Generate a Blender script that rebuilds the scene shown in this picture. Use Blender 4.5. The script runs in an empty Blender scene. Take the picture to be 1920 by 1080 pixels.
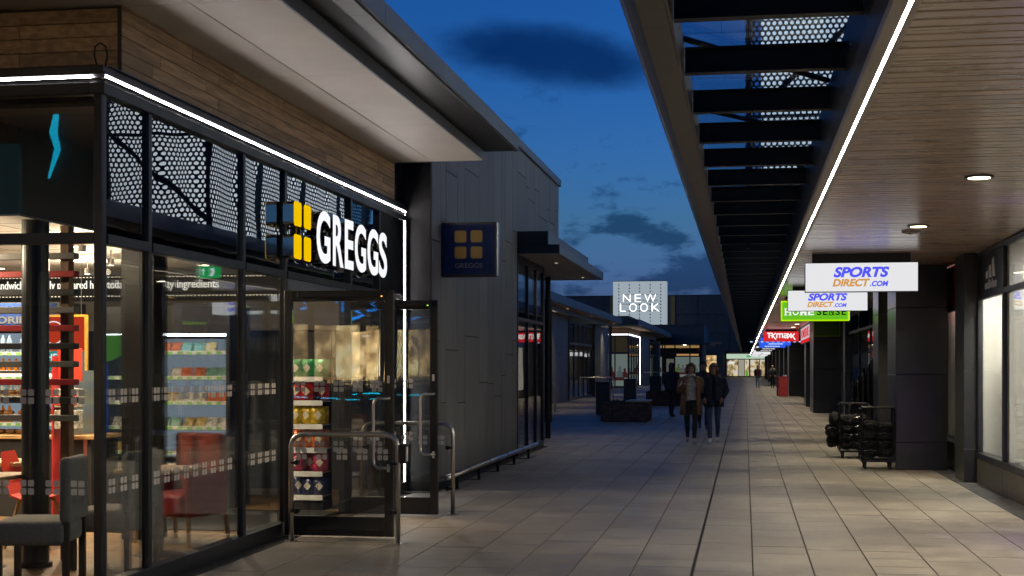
import bpy, bmesh, math, random
from mathutils import Vector, Matrix
random.seed(7)
rad = math.radians
SC = bpy.context.scene
COL = SC.collection

# ------------------------------------------------------------------ camera
EYE = 1.6
cam_d = bpy.data.cameras.new('camera')
cam = bpy.data.objects.new('camera', cam_d); COL.objects.link(cam)
cam.location = (0, 0, EYE)
cam.rotation_euler = (rad(90), 0, math.atan(437 / 2600))
cam_d.sensor_width = 36; cam_d.lens = 36 * 2600 / 1920
cam_d.shift_y = 146 / 1920
cam_d.clip_start = 0.05; cam_d.clip_end = 3000
SC.camera = cam

# ------------------------------------------------------------------ sky and sun (dusk)
SUN_EL, SUN_ROT = rad(1.5), rad(215)
w = bpy.data.worlds.new('World'); SC.world = w; w.use_nodes = True
nt = w.node_tree; nt.nodes.clear()
def N(tree, typ, **kw):
    n = tree.nodes.new(typ)
    for k, v in kw.items(): setattr(n, k, v)
    return n
def L(tree, a, b): tree.links.new(a, b)
def math_node(tree, op, a, b=None, clamp=False):
    n = N(tree, 'ShaderNodeMath', operation=op, use_clamp=clamp)
    for i, v in enumerate((a, b)):
        if v is None: continue
        if isinstance(v, (int, float)): n.inputs[i].default_value = v
        else: L(tree, v, n.inputs[i])
    return n.outputs[0]
def smooth(tree, x, lo, hi, a=0.0, b=1.0):
    n = N(tree, 'ShaderNodeMapRange', interpolation_type='SMOOTHSTEP')
    L(tree, x, n.inputs[0])
    for i, v in zip((1, 2, 3, 4), (lo, hi, a, b)): n.inputs[i].default_value = v
    return n.outputs[0]
def mixc(tree, fac, a, b, blend='MIX'):
    n = N(tree, 'ShaderNodeMix', data_type='RGBA', blend_type=blend)
    for s, v in ((n.inputs[0], fac), (n.inputs[6], a), (n.inputs[7], b)):
        if isinstance(v, (int, float)): s.default_value = v
        elif isinstance(v, tuple): s.default_value = v if len(v) == 4 else v + (1,)
        else: L(tree, v, s)
    return n.outputs[2]
sky = N(nt, 'ShaderNodeTexSky', sky_type='NISHITA')
sky.sun_disc = False; sky.sun_elevation = SUN_EL; sky.sun_rotation = SUN_ROT
sky.air_density = 1.0; sky.dust_density = 0.8; sky.ozone_density = 4.0
tc = N(nt, 'ShaderNodeTexCoord')
sep = N(nt, 'ShaderNodeSeparateXYZ'); L(nt, tc.outputs['Generated'], sep.inputs[0])
elev = sep.outputs[2]
# dusk blue: the sky texture graded to the photograph's blue hour
graded = mixc(nt, 1.0, sky.outputs[0], (0.95, 1.68, 2.72), 'MULTIPLY')
lowf = smooth(nt, elev, 0.08, 0.27)
graded = mixc(nt, 1.0, graded, mixc(nt, lowf, (1.60, 1.42, 1.42), (0.80, 1.05, 1.12)), 'MULTIPLY')
graded = mixc(nt, 1.0, graded, mixc(nt, smooth(nt, elev, -0.02, 0.11), (0.62, 0.90, 3.6), (1.0, 1.0, 1.0)), 'MULTIPLY')
graded = mixc(nt, 1.0, graded, mixc(nt, smooth(nt, elev, 0.24, 0.95), (1.0, 1.0, 1.0), (0.34, 0.34, 0.34)), 'MULTIPLY')
def cloud_noise(scale, stretch, detail=6, rough=.55, off=0):
    mp = N(nt, 'ShaderNodeMapping'); L(nt, tc.outputs['Generated'], mp.inputs[0])
    mp.inputs['Scale'].default_value = stretch; mp.inputs['Location'].default_value = (off, off * .7, off * .3)
    n = N(nt, 'ShaderNodeTexNoise'); L(nt, mp.outputs[0], n.inputs['Vector'])
    n.inputs['Scale'].default_value = scale; n.inputs['Detail'].default_value = detail; n.inputs['Roughness'].default_value = rough
    return n.outputs[0]
# broken low cloud, thicker towards the horizon
n1 = cloud_noise(6.0, (1, 1, 2.6), 9, .64, 8.8)
thr = smooth(nt, elev, 0.05, 0.155, 0.0, 0.14)
low = smooth(nt, math_node(nt, 'SUBTRACT', n1, thr), 0.50, 0.575)
n2 = cloud_noise(26.0, (1, 1, 1.9), 6, .6, 1.7)
wisp = smooth(nt, n2, 0.60, 0.74)
wisp = math_node(nt, 'MULTIPLY', wisp, smooth(nt, elev, 0.235, 0.16))
# the long lens-shaped cloud high up
def pixdir(px, py):
    a = math.atan(437 / 2600); u = (px - 960) / 2600; v = (686 - py) / 2600
    return Vector((-math.sin(a) + u * math.cos(a), math.cos(a) + u * math.sin(a), v)).normalized()
c = pixdir(1035, 104); r = Vector((c.y, -c.x, 0)).normalized(); u = r.cross(c)
ang = rad(-7); r2 = r * math.cos(ang) + u * math.sin(ang); u2 = -r * math.sin(ang) + u * math.cos(ang)
def dot(v):
    n = N(nt, 'ShaderNodeVectorMath', operation='DOT_PRODUCT'); L(nt, tc.outputs['Generated'], n.inputs[0]); n.inputs[1].default_value = v
    return n.outputs['Value']
wob = math_node(nt, 'MULTIPLY', math_node(nt, 'SUBTRACT', cloud_noise(22, (1, 1, 2), 5, .6, 9), .5), 0.9)
ex = math_node(nt, 'DIVIDE', dot(r2), 0.088); ey = math_node(nt, 'DIVIDE', dot(u2), 0.024)
e2 = math_node(nt, 'ADD', math_node(nt, 'MULTIPLY', ex, ex), math_node(nt, 'MULTIPLY', ey, ey))
e2 = math_node(nt, 'ADD', e2, wob)
lens = math_node(nt, 'MULTIPLY', smooth(nt, e2, 1.25, 0.1), math_node(nt, 'GREATER_THAN', dot(c), 0))
clouds = math_node(nt, 'MAXIMUM', math_node(nt, 'MAXIMUM', math_node(nt, 'MULTIPLY', low, .76), math_node(nt, 'MULTIPLY', wisp, .6)), math_node(nt, 'MULTIPLY', lens, .9))
dark = mixc(nt, 1.0, graded, (0.07, 0.20, 0.30), 'MULTIPLY')
skyc = mixc(nt, clouds, graded, dark)
bg = N(nt, 'ShaderNodeBackground'); L(nt, skyc, bg.inputs[0]); bg.inputs[1].default_value = 0.11
wo = N(nt, 'ShaderNodeOutputWorld'); L(nt, bg.outputs[0], wo.inputs[0])

sun_d = bpy.data.lights.new('sun', 'SUN'); sun_d.energy = 0.015; sun_d.angle = rad(15); sun_d.color = (1, .8, .65)
sun = bpy.data.objects.new('sun', sun_d); COL.objects.link(sun)
sdir = Vector((math.sin(SUN_ROT) * math.cos(SUN_EL), math.cos(SUN_ROT) * math.cos(SUN_EL), math.sin(SUN_EL)))
sun.rotation_euler = (-sdir).to_track_quat('-Z', 'Y').to_euler()

vs = SC.view_settings
vs.view_transform = 'Standard'; vs.look = 'None'; vs.gamma = 1; vs.exposure = 0.0; vs.use_curve_mapping = False
SC.cycles.max_bounces = 6; SC.cycles.transparent_max_bounces = 14; SC.cycles.glossy_bounces = 3; SC.cycles.diffuse_bounces = 3
SC.cycles.use_adaptive_sampling = True; SC.cycles.adaptive_threshold = 0.025
SC.cycles.sample_clamp_indirect = 4.0
SC.cycles.caustics_reflective = False; SC.cycles.caustics_refractive = False

# ------------------------------------------------------------------ helpers
def srgb(r, g, b):
    f = lambda c: (c / 255 / 12.92) if c / 255 <= .04045 else ((c / 255 + .055) / 1.055) ** 2.4
    return (f(r), f(g), f(b))
WP = {}
def thing(name, label, cat, loc, group=None):
    o = bpy.data.objects.new(name, None); COL.objects.link(o); o.location = loc; o.empty_display_size = .2
    WP[o.name] = Vector(loc); tag(o, label, cat, group); return o
def tag(o, label=None, cat=None, group=None, kind=None):
    if label: o['label'] = label
    if cat: o['category'] = cat
    if group: o['group'] = group
    if kind: o['kind'] = kind
    return o
class MB:
    def __init__(s): s.v = []; s.f = []
    def add(s, vs_, fs): 
        b = len(s.v); s.v += [tuple(v) for v in vs_]; s.f += [tuple(i + b for i in f) for f in fs]; return s
    def box(s, x0, x1, y0, y1, z0, z1):
        if x0 > x1: x0, x1 = x1, x0
        if y0 > y1: y0, y1 = y1, y0
        if z0 > z1: z0, z1 = z1, z0
        return s.add([(x0,y0,z0),(x1,y0,z0),(x1,y1,z0),(x0,y1,z0),(x0,y0,z1),(x1,y0,z1),(x1,y1,z1),(x0,y1,z1)],
                     [(0,3,2,1),(4,5,6,7),(0,1,5,4),(1,2,6,5),(2,3,7,6),(3,0,4,7)])
    def cbox(s, x0, x1, y0, y1, z0, z1, c=.006):
        bm = bmesh.new(); bmesh.ops.create_cube(bm, size=1)
        for v in bm.verts: v.co = Vector((x0 + (v.co.x + .5) * (x1 - x0), y0 + (v.co.y + .5) * (y1 - y0), z0 + (v.co.z + .5) * (z1 - z0)))
        c = min(c, .45 * min(abs(x1 - x0), abs(y1 - y0), abs(z1 - z0)))
        bmesh.ops.bevel(bm, geom=bm.edges[:], offset=c, segments=1, affect='EDGES')
        return s.bm(bm)
    def rbox(s, x0, x1, y0, y1, z0, z1, c=.04, seg=4):
        bm = bmesh.new(); bmesh.ops.create_cube(bm, size=1)
        for v in bm.verts: v.co = Vector((x0 + (v.co.x + .5) * (x1 - x0), y0 + (v.co.y + .5) * (y1 - y0), z0 + (v.co.z + .5) * (z1 - z0)))
        c = min(c, .49 * min(abs(x1 - x0), abs(y1 - y0), abs(z1 - z0)))
        bmesh.ops.bevel(bm, geom=bm.edges[:], offset=c, segments=seg, profile=.5, affect='EDGES')
        return s.bm(bm)
    def bm(s, bm):
        bm.verts.index_update()
        s.add([v.co[:] for v in bm.verts], [[v.index for v in f.verts] for f in bm.faces]); bm.free(); return s
    def tube(s, pts, r, n=10, cap=True):
        pts = [Vector(p) for p in pts]; rs = r if isinstance(r, (list, tuple)) else [r] * len(pts)
        rings = []; up = None
        for i, p in enumerate(pts):
            d = (pts[min(i + 1, len(pts) - 1)] - pts[max(i - 1, 0)]).normalized()
            if up is None: up = Vector((0, 0, 1)) if abs(d.z) < .9 else Vector((1, 0, 0))
            a = d.cross(up).normalized(); b = a.cross(d).normalized(); up = b
            rings.append([p + (a * math.cos(2 * math.pi * k / n) + b * math.sin(2 * math.pi * k / n)) * rs[i] for k in range(n)])
        base = len(s.v); s.v += [tuple(q) for rg in rings for q in rg]
        for i in range(len(pts) - 1):
            for k in range(n):
                k2 = (k + 1) % n
                s.f.append((base + i * n + k, base + i * n + k2, base + (i + 1) * n + k2, base + (i + 1) * n + k))
        if cap:
            s.f.append(tuple(base + k for k in reversed(range(n)))); s.f.append(tuple(base + (len(pts) - 1) * n + k for k in range(n)))
        return s
    def lathe(s, prof, cx, cy, n=16):
        base = len(s.v)
        for r_, z in prof: s.v += [(cx + r_ * math.cos(2 * math.pi * k / n), cy + r_ * math.sin(2 * math.pi * k / n), z) for k in range(n)]
        for i in range(len(prof) - 1):
            for k in range(n):
                k2 = (k + 1) % n; s.f.append((base + i * n + k, base + i * n + k2, base + (i + 1) * n + k2, base + (i + 1) * n + k))
        s.f.append(tuple(base + k for k in reversed(range(n)))); s.f.append(tuple(base + (len(prof) - 1) * n + k for k in range(n)))
        return s
    def quad(s, a, b, c, d): return s.add([a, b, c, d], [(0, 1, 2, 3)])
    def prism(s, poly, facing, org, depth):
        """poly of (u,v) extruded by depth along the facing normal"""
        n = len(poly); vs_ = [face_map((u_, v_, 0), facing, org) for u_, v_ in poly] + [face_map((u_, v_, depth), facing, org) for u_, v_ in poly]
        return s.add(vs_, [tuple(reversed(range(n))), tuple(range(n, 2 * n))] + [(i, (i + 1) % n, n + (i + 1) % n, n + i) for i in range(n)])
def face_map(p, facing, org):
    u_, v_, w_ = p
    d = {'S': (u_, -w_, v_), 'E': (w_, u_, v_), 'W': (-w_, -u_, v_), 'N': (-u_, w_, v_), 'D': (u_, v_, -w_), 'U': (u_, v_, w_)}[facing]
    return (org[0] + d[0], org[1] + d[1], org[2] + d[2])
def build(name, mb, mat, parent=None, smooth_=False, at=None):
    xs = [v[0] for v in mb.v]; ys = [v[1] for v in mb.v]; zs = [v[2] for v in mb.v]
    o3 = Vector(at) if at is not None else Vector(((min(xs) + max(xs)) / 2, (min(ys) + max(ys)) / 2, min(zs)))
    me = bpy.data.meshes.new(name)
    me.from_pydata([(v[0] - o3.x, v[1] - o3.y, v[2] - o3.z) for v in mb.v], [], mb.f)
    mats = mat if isinstance(mat, (list, tuple)) else [mat]
    for m in mats: me.materials.append(m)
    if smooth_: me.polygons.foreach_set('use_smooth', [True] * len(me.polygons)); me.update()
    o = bpy.data.objects.new(name, me); COL.objects.link(o)
    WP[o.name] = o3
    if parent is not None:
        o.parent = parent; o.location = o3 - WP[parent.name]
    else: o.location = o3
    return o
def inst(src, name, loc, parent=None, rz=0, mat=None):
    o = bpy.data.objects.new(name, src.data); COL.objects.link(o); loc = Vector(loc); WP[o.name] = loc
    if parent is not None: o.parent = parent; o.location = loc - WP[parent.name]
    else: o.location = loc
    o.rotation_euler = (0, 0, rz)
    if mat is not None:
        o.material_slots[0].link = 'OBJECT'; o.material_slots[0].material = mat
    return o
def copy_tree(o, parent=None):
    c_ = o.copy(); COL.objects.link(c_); c_.parent = parent
    WP[c_.name] = WP[o.name].copy()
    for ch in [x for x in CH(o)]: copy_tree(ch, c_)
    return c_
def CH(o): return [x for x in bpy.data.objects if x.parent == o]
def lamp(name, typ, loc, energy, color=(1, 1, 1), parent=None, **kw):
    d = bpy.data.lights.new(name, typ); d.energy = energy; d.color = color
    for k, v in kw.items(): setattr(d, k, v)
    o = bpy.data.objects.new(name, d); COL.objects.link(o)
    o.location = Vector(loc) - (WP[parent.name] if parent is not None else Vector())
    if parent is not None: o.parent = parent
    return o

ORD = ('first', 'second', 'third', 'fourth', 'fifth', 'sixth', 'seventh', 'eighth', 'ninth', 'tenth', 'eleventh', 'twelfth', 'thirteenth', 'fourteenth', 'fifteenth', 'sixteenth', 'seventeenth', 'eighteenth', 'nineteenth', 'twentieth', 'twenty-first', 'twenty-second', 'twenty-third', 'twenty-fourth', 'twenty-fifth', 'twenty-sixth', 'twenty-seventh', 'twenty-eighth', 'twenty-ninth', 'thirtieth')
SHELF = ('lowest', 'second lowest', 'middle', 'second highest', 'highest', 'topmost')
# text: built once as flat outlines from the built-in font, later mapped onto walls
_tc = {}
def text_geo(s, bold=0.0, shear=0.0, space=1.0, depth=0.0):
    key = (s, bold, shear, space, depth)
    if key not in _tc:
        cu = bpy.data.curves.new('t', 'FONT'); cu.body = s; cu.offset = bold; cu.shear = shear; cu.space_character = space
        cu.extrude = depth / 2; cu.resolution_u = 6
        ob = bpy.data.objects.new('t', cu)
        me = bpy.data.meshes.new_from_object(ob)
        _tc[key] = ([tuple(v.co) for v in me.vertices], [tuple(p.vertices) for p in me.polygons])
        bpy.data.objects.remove(ob); bpy.data.curves.remove(cu); bpy.data.meshes.remove(me)
    return _tc[key]
def text(mb, s, facing, org, width=None, height=None, depth=.004, bold=0.0, shear=0.0, space=1.0, center=False):
    """left-bottom corner of the text at org; scaled to width and/or height (metres)"""
    v, f = text_geo(s, bold, shear, space, 0.2)
    x0 = min(p[0] for p in v); x1 = max(p[0] for p in v); y0 = min(p[1] for p in v); y1 = max(p[1] for p in v)
    if width is None: sx = sy = height / (y1 - y0)
    elif height is None: sx = sy = width / (x1 - x0)
    else: sx = width / (x1 - x0); sy = height / (y1 - y0)
    du = -(x1 - x0) * sx / 2 if center else 0
    return mb.add([face_map(((p[0] - x0) * sx + du, (p[1] - y0) * sy, (p[2] + .1) / .2 * depth), facing, org) for p in v], f)
def rrect(u0, u1, v0, v1, r, n=4):
    out = []
    for cx, cy, a0 in ((u1 - r, v0 + r, -90), (u1 - r, v1 - r, 0), (u0 + r, v1 - r, 90), (u0 + r, v0 + r, 180)):
        for k in range(n + 1): a = rad(a0 + 90 * k / n); out.append((cx + r * math.cos(a), cy + r * math.sin(a)))
    return out

# ------------------------------------------------------------------ materials
def new_mat(name):
    m = bpy.data.materials.new(name); m.use_nodes = True; t = m.node_tree; t.nodes.clear()
    return m, t, N(t, 'ShaderNodeOutputMaterial')
def M(name, col, rough=.5, metal=0.0, var=.15, scale=6.0, stretch=(1, 1, 1), bump=0.0, bscale=60.0, island=0.0, spec=.5, rvar=.0, col2=None, detail=5, coat=0.0):
    m, t, out = new_mat(name)
    p = N(t, 'ShaderNodeBsdfPrincipled'); L(t, p.outputs[0], out.inputs[0])
    p.inputs['Roughness'].default_value = rough; p.inputs['Metallic'].default_value = metal; p.inputs['Specular IOR Level'].default_value = spec
    p.inputs['Coat Weight'].default_value = coat; p.inputs['Coat Roughness'].default_value = .22
    g = N(t, 'ShaderNodeNewGeometry')
    mp = N(t, 'ShaderNodeMapping'); L(t, g.outputs['Position'], mp.inputs[0]); mp.inputs['Scale'].default_value = stretch
    vec = mp.outputs[0]
    oi = N(t, 'ShaderNodeObjectInfo')
    rnd = math_node(t, 'FRACT', math_node(t, 'ADD', g.outputs['Random Per Island'], math_node(t, 'MULTIPLY', oi.outputs['Random'], 7.31)))
    if island:
        ad = N(t, 'ShaderNodeVectorMath', operation='ADD'); L(t, vec, ad.inputs[0])
        cb = N(t, 'ShaderNodeCombineXYZ'); L(t, math_node(t, 'MULTIPLY', rnd, 31.0), cb.inputs[0]); L(t, math_node(t, 'MULTIPLY', rnd, 17.0), cb.inputs[2])
        L(t, cb.outputs[0], ad.inputs[1]); vec = ad.outputs[0]
    n = N(t, 'ShaderNodeTexNoise'); L(t, vec, n.inputs['Vector']); n.inputs['Scale'].default_value = scale; n.inputs['Detail'].default_value = detail; n.inputs['Roughness'].default_value = .6
    a = tuple(max(0, c_ * (1 - var)) for c_ in col); b = col2 if col2 else tuple(min(1, c_ * (1 + var)) for c_ in col)
    cr = smooth(t, n.outputs[0], .3, .7)
    base = mixc(t, cr, a, b)
    if island:
        k = N(t, 'ShaderNodeMapRange'); L(t, rnd, k.inputs[0]); k.inputs[3].default_value = 1 - island; k.inputs[4].default_value = 1 + island
        cc = N(t, 'ShaderNodeCombineColor'); [L(t, k.outputs[0], cc.inputs[i]) for i in range(3)]
        base = mixc(t, 1.0, base, cc.outputs[0], 'MULTIPLY')
    L(t, base, p.inputs['Base Color'])
    if rvar:
        L(t, smooth(t, n.outputs[0], .3, .7, rough - rvar, rough + rvar), p.inputs['Roughness'])
    if bump:
        n3 = N(t, 'ShaderNodeTexNoise'); L(t, vec, n3.inputs['Vector']); n3.inputs['Scale'].default_value = bscale; n3.inputs['Detail'].default_value = 4
        bp = N(t, 'ShaderNodeBump'); bp.inputs['Strength'].default_value = bump; bp.inputs['Distance'].default_value = .004
        L(t, n3.outputs[0], bp.inputs['Height']); L(t, bp.outputs[0], p.inputs['Normal'])
    return m
SAMPLED = {'led_strip_light', 'led_strip_canopy', 'white_sign_face', 'green_sign_face', 'red_sign_face', 'blue_sign_face', 'tower_backlight', 'purple_neon', 'lit_white_letter', 'far_led', 'shop_panel_light', 'window_panel_light', 'case_light', 'hood_light_990', 'hood_light_715', 'backlit_white_sheet'}
def EM(name, col, strength):
    m, t, out = new_mat(name); e = N(t, 'ShaderNodeEmission'); e.inputs[0].default_value = col + (1,); e.inputs[1].default_value = strength
    L(t, e.outputs[0], out.inputs[0])
    if name not in SAMPLED: m.cycles.emission_sampling = 'NONE'
    return m
def GLASS(name, tint=(.93, .95, .95), k=1.7, ior=1.45, wave=0.0):
    m, t, out = new_mat(name)
    tr = N(t, 'ShaderNodeBsdfTransparent'); tr.inputs[0].default_value = tint + (1,)
    gl = N(t, 'ShaderNodeBsdfGlossy'); gl.inputs['Roughness'].default_value = 0.0; gl.inputs[0].default_value = (1, 1, 1, 1)
    fr = N(t, 'ShaderNodeFresnel'); fr.inputs[0].default_value = ior
    if wave:
        g = N(t, 'ShaderNodeNewGeometry'); n = N(t, 'ShaderNodeTexNoise'); L(t, g.outputs['Position'], n.inputs['Vector']); n.inputs['Scale'].default_value = 1.3; n.inputs['Detail'].default_value = 1
        b = N(t, 'ShaderNodeBump'); b.inputs['Strength'].default_value = 1.0; b.inputs['Distance'].default_value = wave; L(t, n.outputs[0], b.inputs['Height']); L(t, b.outputs[0], gl.inputs['Normal'])
    mx = N(t, 'ShaderNodeMixShader'); L(t, math_node(t, 'MULTIPLY', fr.outputs[0], k, True), mx.inputs[0]); L(t, tr.outputs[0], mx.inputs[1]); L(t, gl.outputs[0], mx.inputs[2])
    L(t, mx.outputs[0], out.inputs[0]); return m
def PERF(name, pitch=.088, rad_=.030):
    """dark perforated sheet: staggered round holes let the lit box behind show"""
    m, t, out = new_mat(name)
    g = N(t, 'ShaderNodeNewGeometry'); s = N(t, 'ShaderNodeSeparateXYZ'); L(t, g.outputs['Position'], s.inputs[0])
    sn = N(t, 'ShaderNodeSeparateXYZ'); L(t, g.outputs['True Normal'], sn.inputs[0])
    side = math_node(t, 'GREATER_THAN', math_node(t, 'ABSOLUTE', sn.outputs[0]), .5)
    uu = math_node(t, 'ADD', math_node(t, 'MULTIPLY', s.outputs[0], math_node(t, 'SUBTRACT', 1.0, side)), math_node(t, 'MULTIPLY', s.outputs[1], side))
    row = math_node(t, 'DIVIDE', s.outputs[2], pitch * .866); ri = math_node(t, 'FLOOR', row)
    odd = math_node(t, 'MULTIPLY', math_node(t, 'MODULO', ri, 2.0), .5)
    cu = math_node(t, 'ADD', math_node(t, 'DIVIDE', uu, pitch), odd)
    du = math_node(t, 'MULTIPLY', math_node(t, 'SUBTRACT', math_node(t, 'FRACT', cu), .5), pitch)
    dv = math_node(t, 'MULTIPLY', math_node(t, 'SUBTRACT', math_node(t, 'FRACT', row), .5), pitch * .866)
    d = math_node(t, 'SQRT', math_node(t, 'ADD', math_node(t, 'MULTIPLY', du, du), math_node(t, 'MULTIPLY', dv, dv)))
    hole = math_node(t, 'LESS_THAN', d, rad_)
    p = N(t, 'ShaderNodeBsdfPrincipled'); p.inputs['Base Color'].default_value = (.03, .03, .034, 1); p.inputs['Roughness'].default_value = .45
    tr = N(t, 'ShaderNodeBsdfTransparent'); mx = N(t, 'ShaderNodeMixShader')
    L(t, hole, mx.inputs[0]); L(t, p.outputs[0], mx.inputs[1]); L(t, tr.outputs[0], mx.inputs[2]); L(t, mx.outputs[0], out.inputs[0]); return m
def POSTER(name, cols, strength, scale=2.5, seed=0.0):
    """lit printed picture: soft coloured blotches"""
    m, t, out = new_mat(name); g = N(t, 'ShaderNodeNewGeometry')
    mp = N(t, 'ShaderNodeMapping'); L(t, g.outputs['Position'], mp.inputs[0]); mp.inputs['Location'].default_value = (seed, seed * .3, seed * .7)
    n = N(t, 'ShaderNodeTexNoise'); L(t, mp.outputs[0], n.inputs['Vector']); n.inputs['Scale'].default_value = scale; n.inputs['Detail'].default_value = 3
    r_ = N(t, 'ShaderNodeValToRGB'); L(t, n.outputs[0], r_.inputs[0]); el = r_.color_ramp.elements
    while len(el) < len(cols): el.new(.5)
    for i, c_ in enumerate(cols): el[i].position = .3 + .4 * i / (len(cols) - 1); el[i].color = c_ + (1,)
    e = N(t, 'ShaderNodeEmission'); L(t, r_.outputs[0], e.inputs[0]); e.inputs[1].default_value = strength; L(t, e.outputs[0], out.inputs[0]); return m

def PAVER(name):
    m = M(name, (.30, .27, .23), .55, var=.13, scale=3.5, bump=.30, bscale=170, island=.075, rvar=.12, detail=8)
    t = m.node_tree; p = [n for n in t.nodes if n.type == 'BSDF_PRINCIPLED'][0]; src_ = p.inputs['Base Color'].links[0].from_socket
    g = N(t, 'ShaderNodeNewGeometry')
    n = N(t, 'ShaderNodeTexNoise'); L(t, g.outputs['Position'], n.inputs['Vector']); n.inputs['Scale'].default_value = .55; n.inputs['Detail'].default_value = 6; n.inputs['Roughness'].default_value = .65
    c1_ = mixc(t, smooth(t, n.outputs[0], .38, .66), (.78, .77, .76), (1.10, 1.09, 1.08))
    n2_ = N(t, 'ShaderNodeTexNoise'); L(t, g.outputs['Position'], n2_.inputs['Vector']); n2_.inputs['Scale'].default_value = 140; n2_.inputs['Detail'].default_value = 2
    c2_ = mixc(t, smooth(t, n2_.outputs[0], .35, .65), (.86, .86, .86), (1.12, 1.12, 1.12))
    v = N(t, 'ShaderNodeTexVoronoi'); L(t, g.outputs['Position'], v.inputs['Vector']); v.inputs['Scale'].default_value = 1.15; v.inputs['Randomness'].default_value = 1.0
    gum = smooth(t, v.outputs['Distance'], .030, .018); sx = N(t, 'ShaderNodeSeparateColor'); L(t, v.outputs['Color'], sx.inputs[0])
    gum = math_node(t, 'MULTIPLY', gum, math_node(t, 'GREATER_THAN', sx.outputs[0], .45))
    c_ = mixc(t, 1.0, mixc(t, 1.0, src_, c1_, 'MULTIPLY'), c2_, 'MULTIPLY')
    L(t, mixc(t, math_node(t, 'MULTIPLY', gum, .6), c_, (.05, .045, .04)), p.inputs['Base Color']); return m
m_paver = PAVER('concrete_paver')
m_joint = M('paver_joint', (.055, .045, .035), .9, scale=30, var=.4)
m_ground = M('asphalt_ground', (.045, .045, .047), .9, scale=20, var=.3)
m_strip = M('dark_block_paving', (.075, .075, .08), .75, scale=14, var=.35, island=.25, bump=.4)
m_gravel = M('dark_gravel', (.035, .034, .033), .95, scale=60, var=.8, bump=1.0, bscale=40)
m_frame = M('dark_grey_frame', (.018, .020, .025), .38, var=.15, scale=4, rvar=.05)
m_black = M('black_frame', (.008, .008, .009), .35, var=.3, scale=5)
m_blackpan = M('black_panel', (.014, .014, .015), .6, var=.25, scale=3, rvar=.05, spec=.25)
m_oak = M('oak_board', (.42, .285, .16), .62, var=.33, scale=2.2, stretch=(6, 1.0, 13), island=.25, bump=.25, bscale=9, rvar=.08, detail=9)
m_slat = M('varnished_timber_slat', (.41, .285, .185), .30, var=.14, scale=2.0, stretch=(1.0, 6, 3), island=.18, bump=.05, bscale=12, rvar=.05, detail=8, coat=.8, spec=.7)
m_soffit = M('soffit_panel', (.47, .425, .37), .55, var=.05, scale=1.2)
m_metal = M('grey_coping_metal', (.20, .21, .22), .48, metal=.4, var=.14, scale=2.0, stretch=(1, 1, 3), rvar=.08)
m_darkmetal = M('dark_bronze_metal', (.016, .015, .014), .38, metal=.0, var=.10, scale=1.5, spec=.28)
m_edge = M('bronze_edge_beam', (.13, .11, .09), .42, metal=.3, var=.06, scale=2)
m_beam = M('painted_steel_beam', (.016, .016, .016), .45, var=.2, scale=5, rvar=.05, spec=.2)
m_inner = M('dark_inner_panel', (.014, .014, .014), .4, var=.1, scale=2, spec=.22)
m_champ = M('champagne_trim', (.30, .265, .225), .42, metal=.4, var=.06, scale=2)
m_clad = M('fibre_cement_panel', (.215, .205, .19), .60, var=.16, scale=2.2, stretch=(3, 3, .5), island=.10, rvar=.08, detail=8)
m_clad_dark = M('dark_fibre_cement_panel', (.05, .051, .056), .6, var=.12, scale=2, island=.08)
m_tile = M('dark_stone_tile', (.040, .040, .040), .30, var=.10, scale=5, bump=.03, bscale=300, island=.06)
m_tilebrown = M('brown_stone_plinth', (.075, .065, .05), .45, var=.18, scale=8, bump=.1, bscale=150)
m_steel = M('brushed_stainless', (.50, .48, .45), .30, metal=1, var=.04, scale=10)
m_chrome = M('mirror_chrome', (.62, .60, .58), .06, metal=1, var=.05, scale=2)
m_rubber = M('black_rubber', (.012, .012, .012), .7)
m_glass = GLASS('shop_glass', (.96, .98, .975), .62, 1.46, wave=.0012)
m_glass_up = GLASS('coated_upper_glass', (.80, .86, .86), 2.6, 1.5, wave=.0022)
m_glass_door = GLASS('door_glass', (.95, .97, .965), 1.6, 1.5, wave=.002)
m_glass2 = GLASS('guard_glass', (.96, .97, .965), .6)
m_roofglass = GLASS('canopy_roof_glass', (.74, .80, .85), .30)
m_whitewall = M('white_shop_wall', (.78, .75, .68), .7, var=.04, scale=2)
m_ceil = M('ceiling_tile', (.78, .74, .68), .8, var=.04, scale=3)
m_innerdark = M('dark_interior_paint', (.018, .018, .019), .6, var=.2, scale=2)
m_taupe = M('taupe_interior_panel', (.20, .175, .14), .6, var=.08, scale=2)
m_woodfloor = M('wood_plank_floor', (.22, .13, .06), .4, var=.4, scale=2, stretch=(1.5, 14, 1), island=.2, detail=7)
m_shopfloor = M('grey_shop_floor', (.32, .31, .29), .35, var=.08, scale=2)
m_oaklight = M('light_oak', (.40, .24, .10), .45, var=.25, scale=3, stretch=(2, 2, 12))
m_walnut = M('brown_wood_post', (.16, .085, .035), .5, var=.3, scale=3, stretch=(8, 8, 1.2))
m_greyfab = M('grey_fabric', (.20, .19, .175), .95, var=.15, scale=60, bump=.5, bscale=300)
m_redplastic = M('red_plastic', (.52, .04, .02), .35, var=.08, scale=3)
m_redvinyl = M('red_vinyl', (.30, .02, .02), .38, var=.15, scale=6)
m_stripe = M('striped_red_fabric', (.22, .05, .03), .9, var=.75, scale=22, stretch=(0.0, 1, .02), detail=1)
m_darkwood = M('dark_wood_leg', (.025, .018, .014), .5)
m_redbar = M('red_painted_bar', (.38, .025, .025), .45, var=.1, scale=5)
m_greybar = M('grey_painted_bar', (.16, .15, .135), .5, var=.1, scale=5)
m_blackbar = M('black_painted_bar', (.015, .016, .017), .5)
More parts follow.
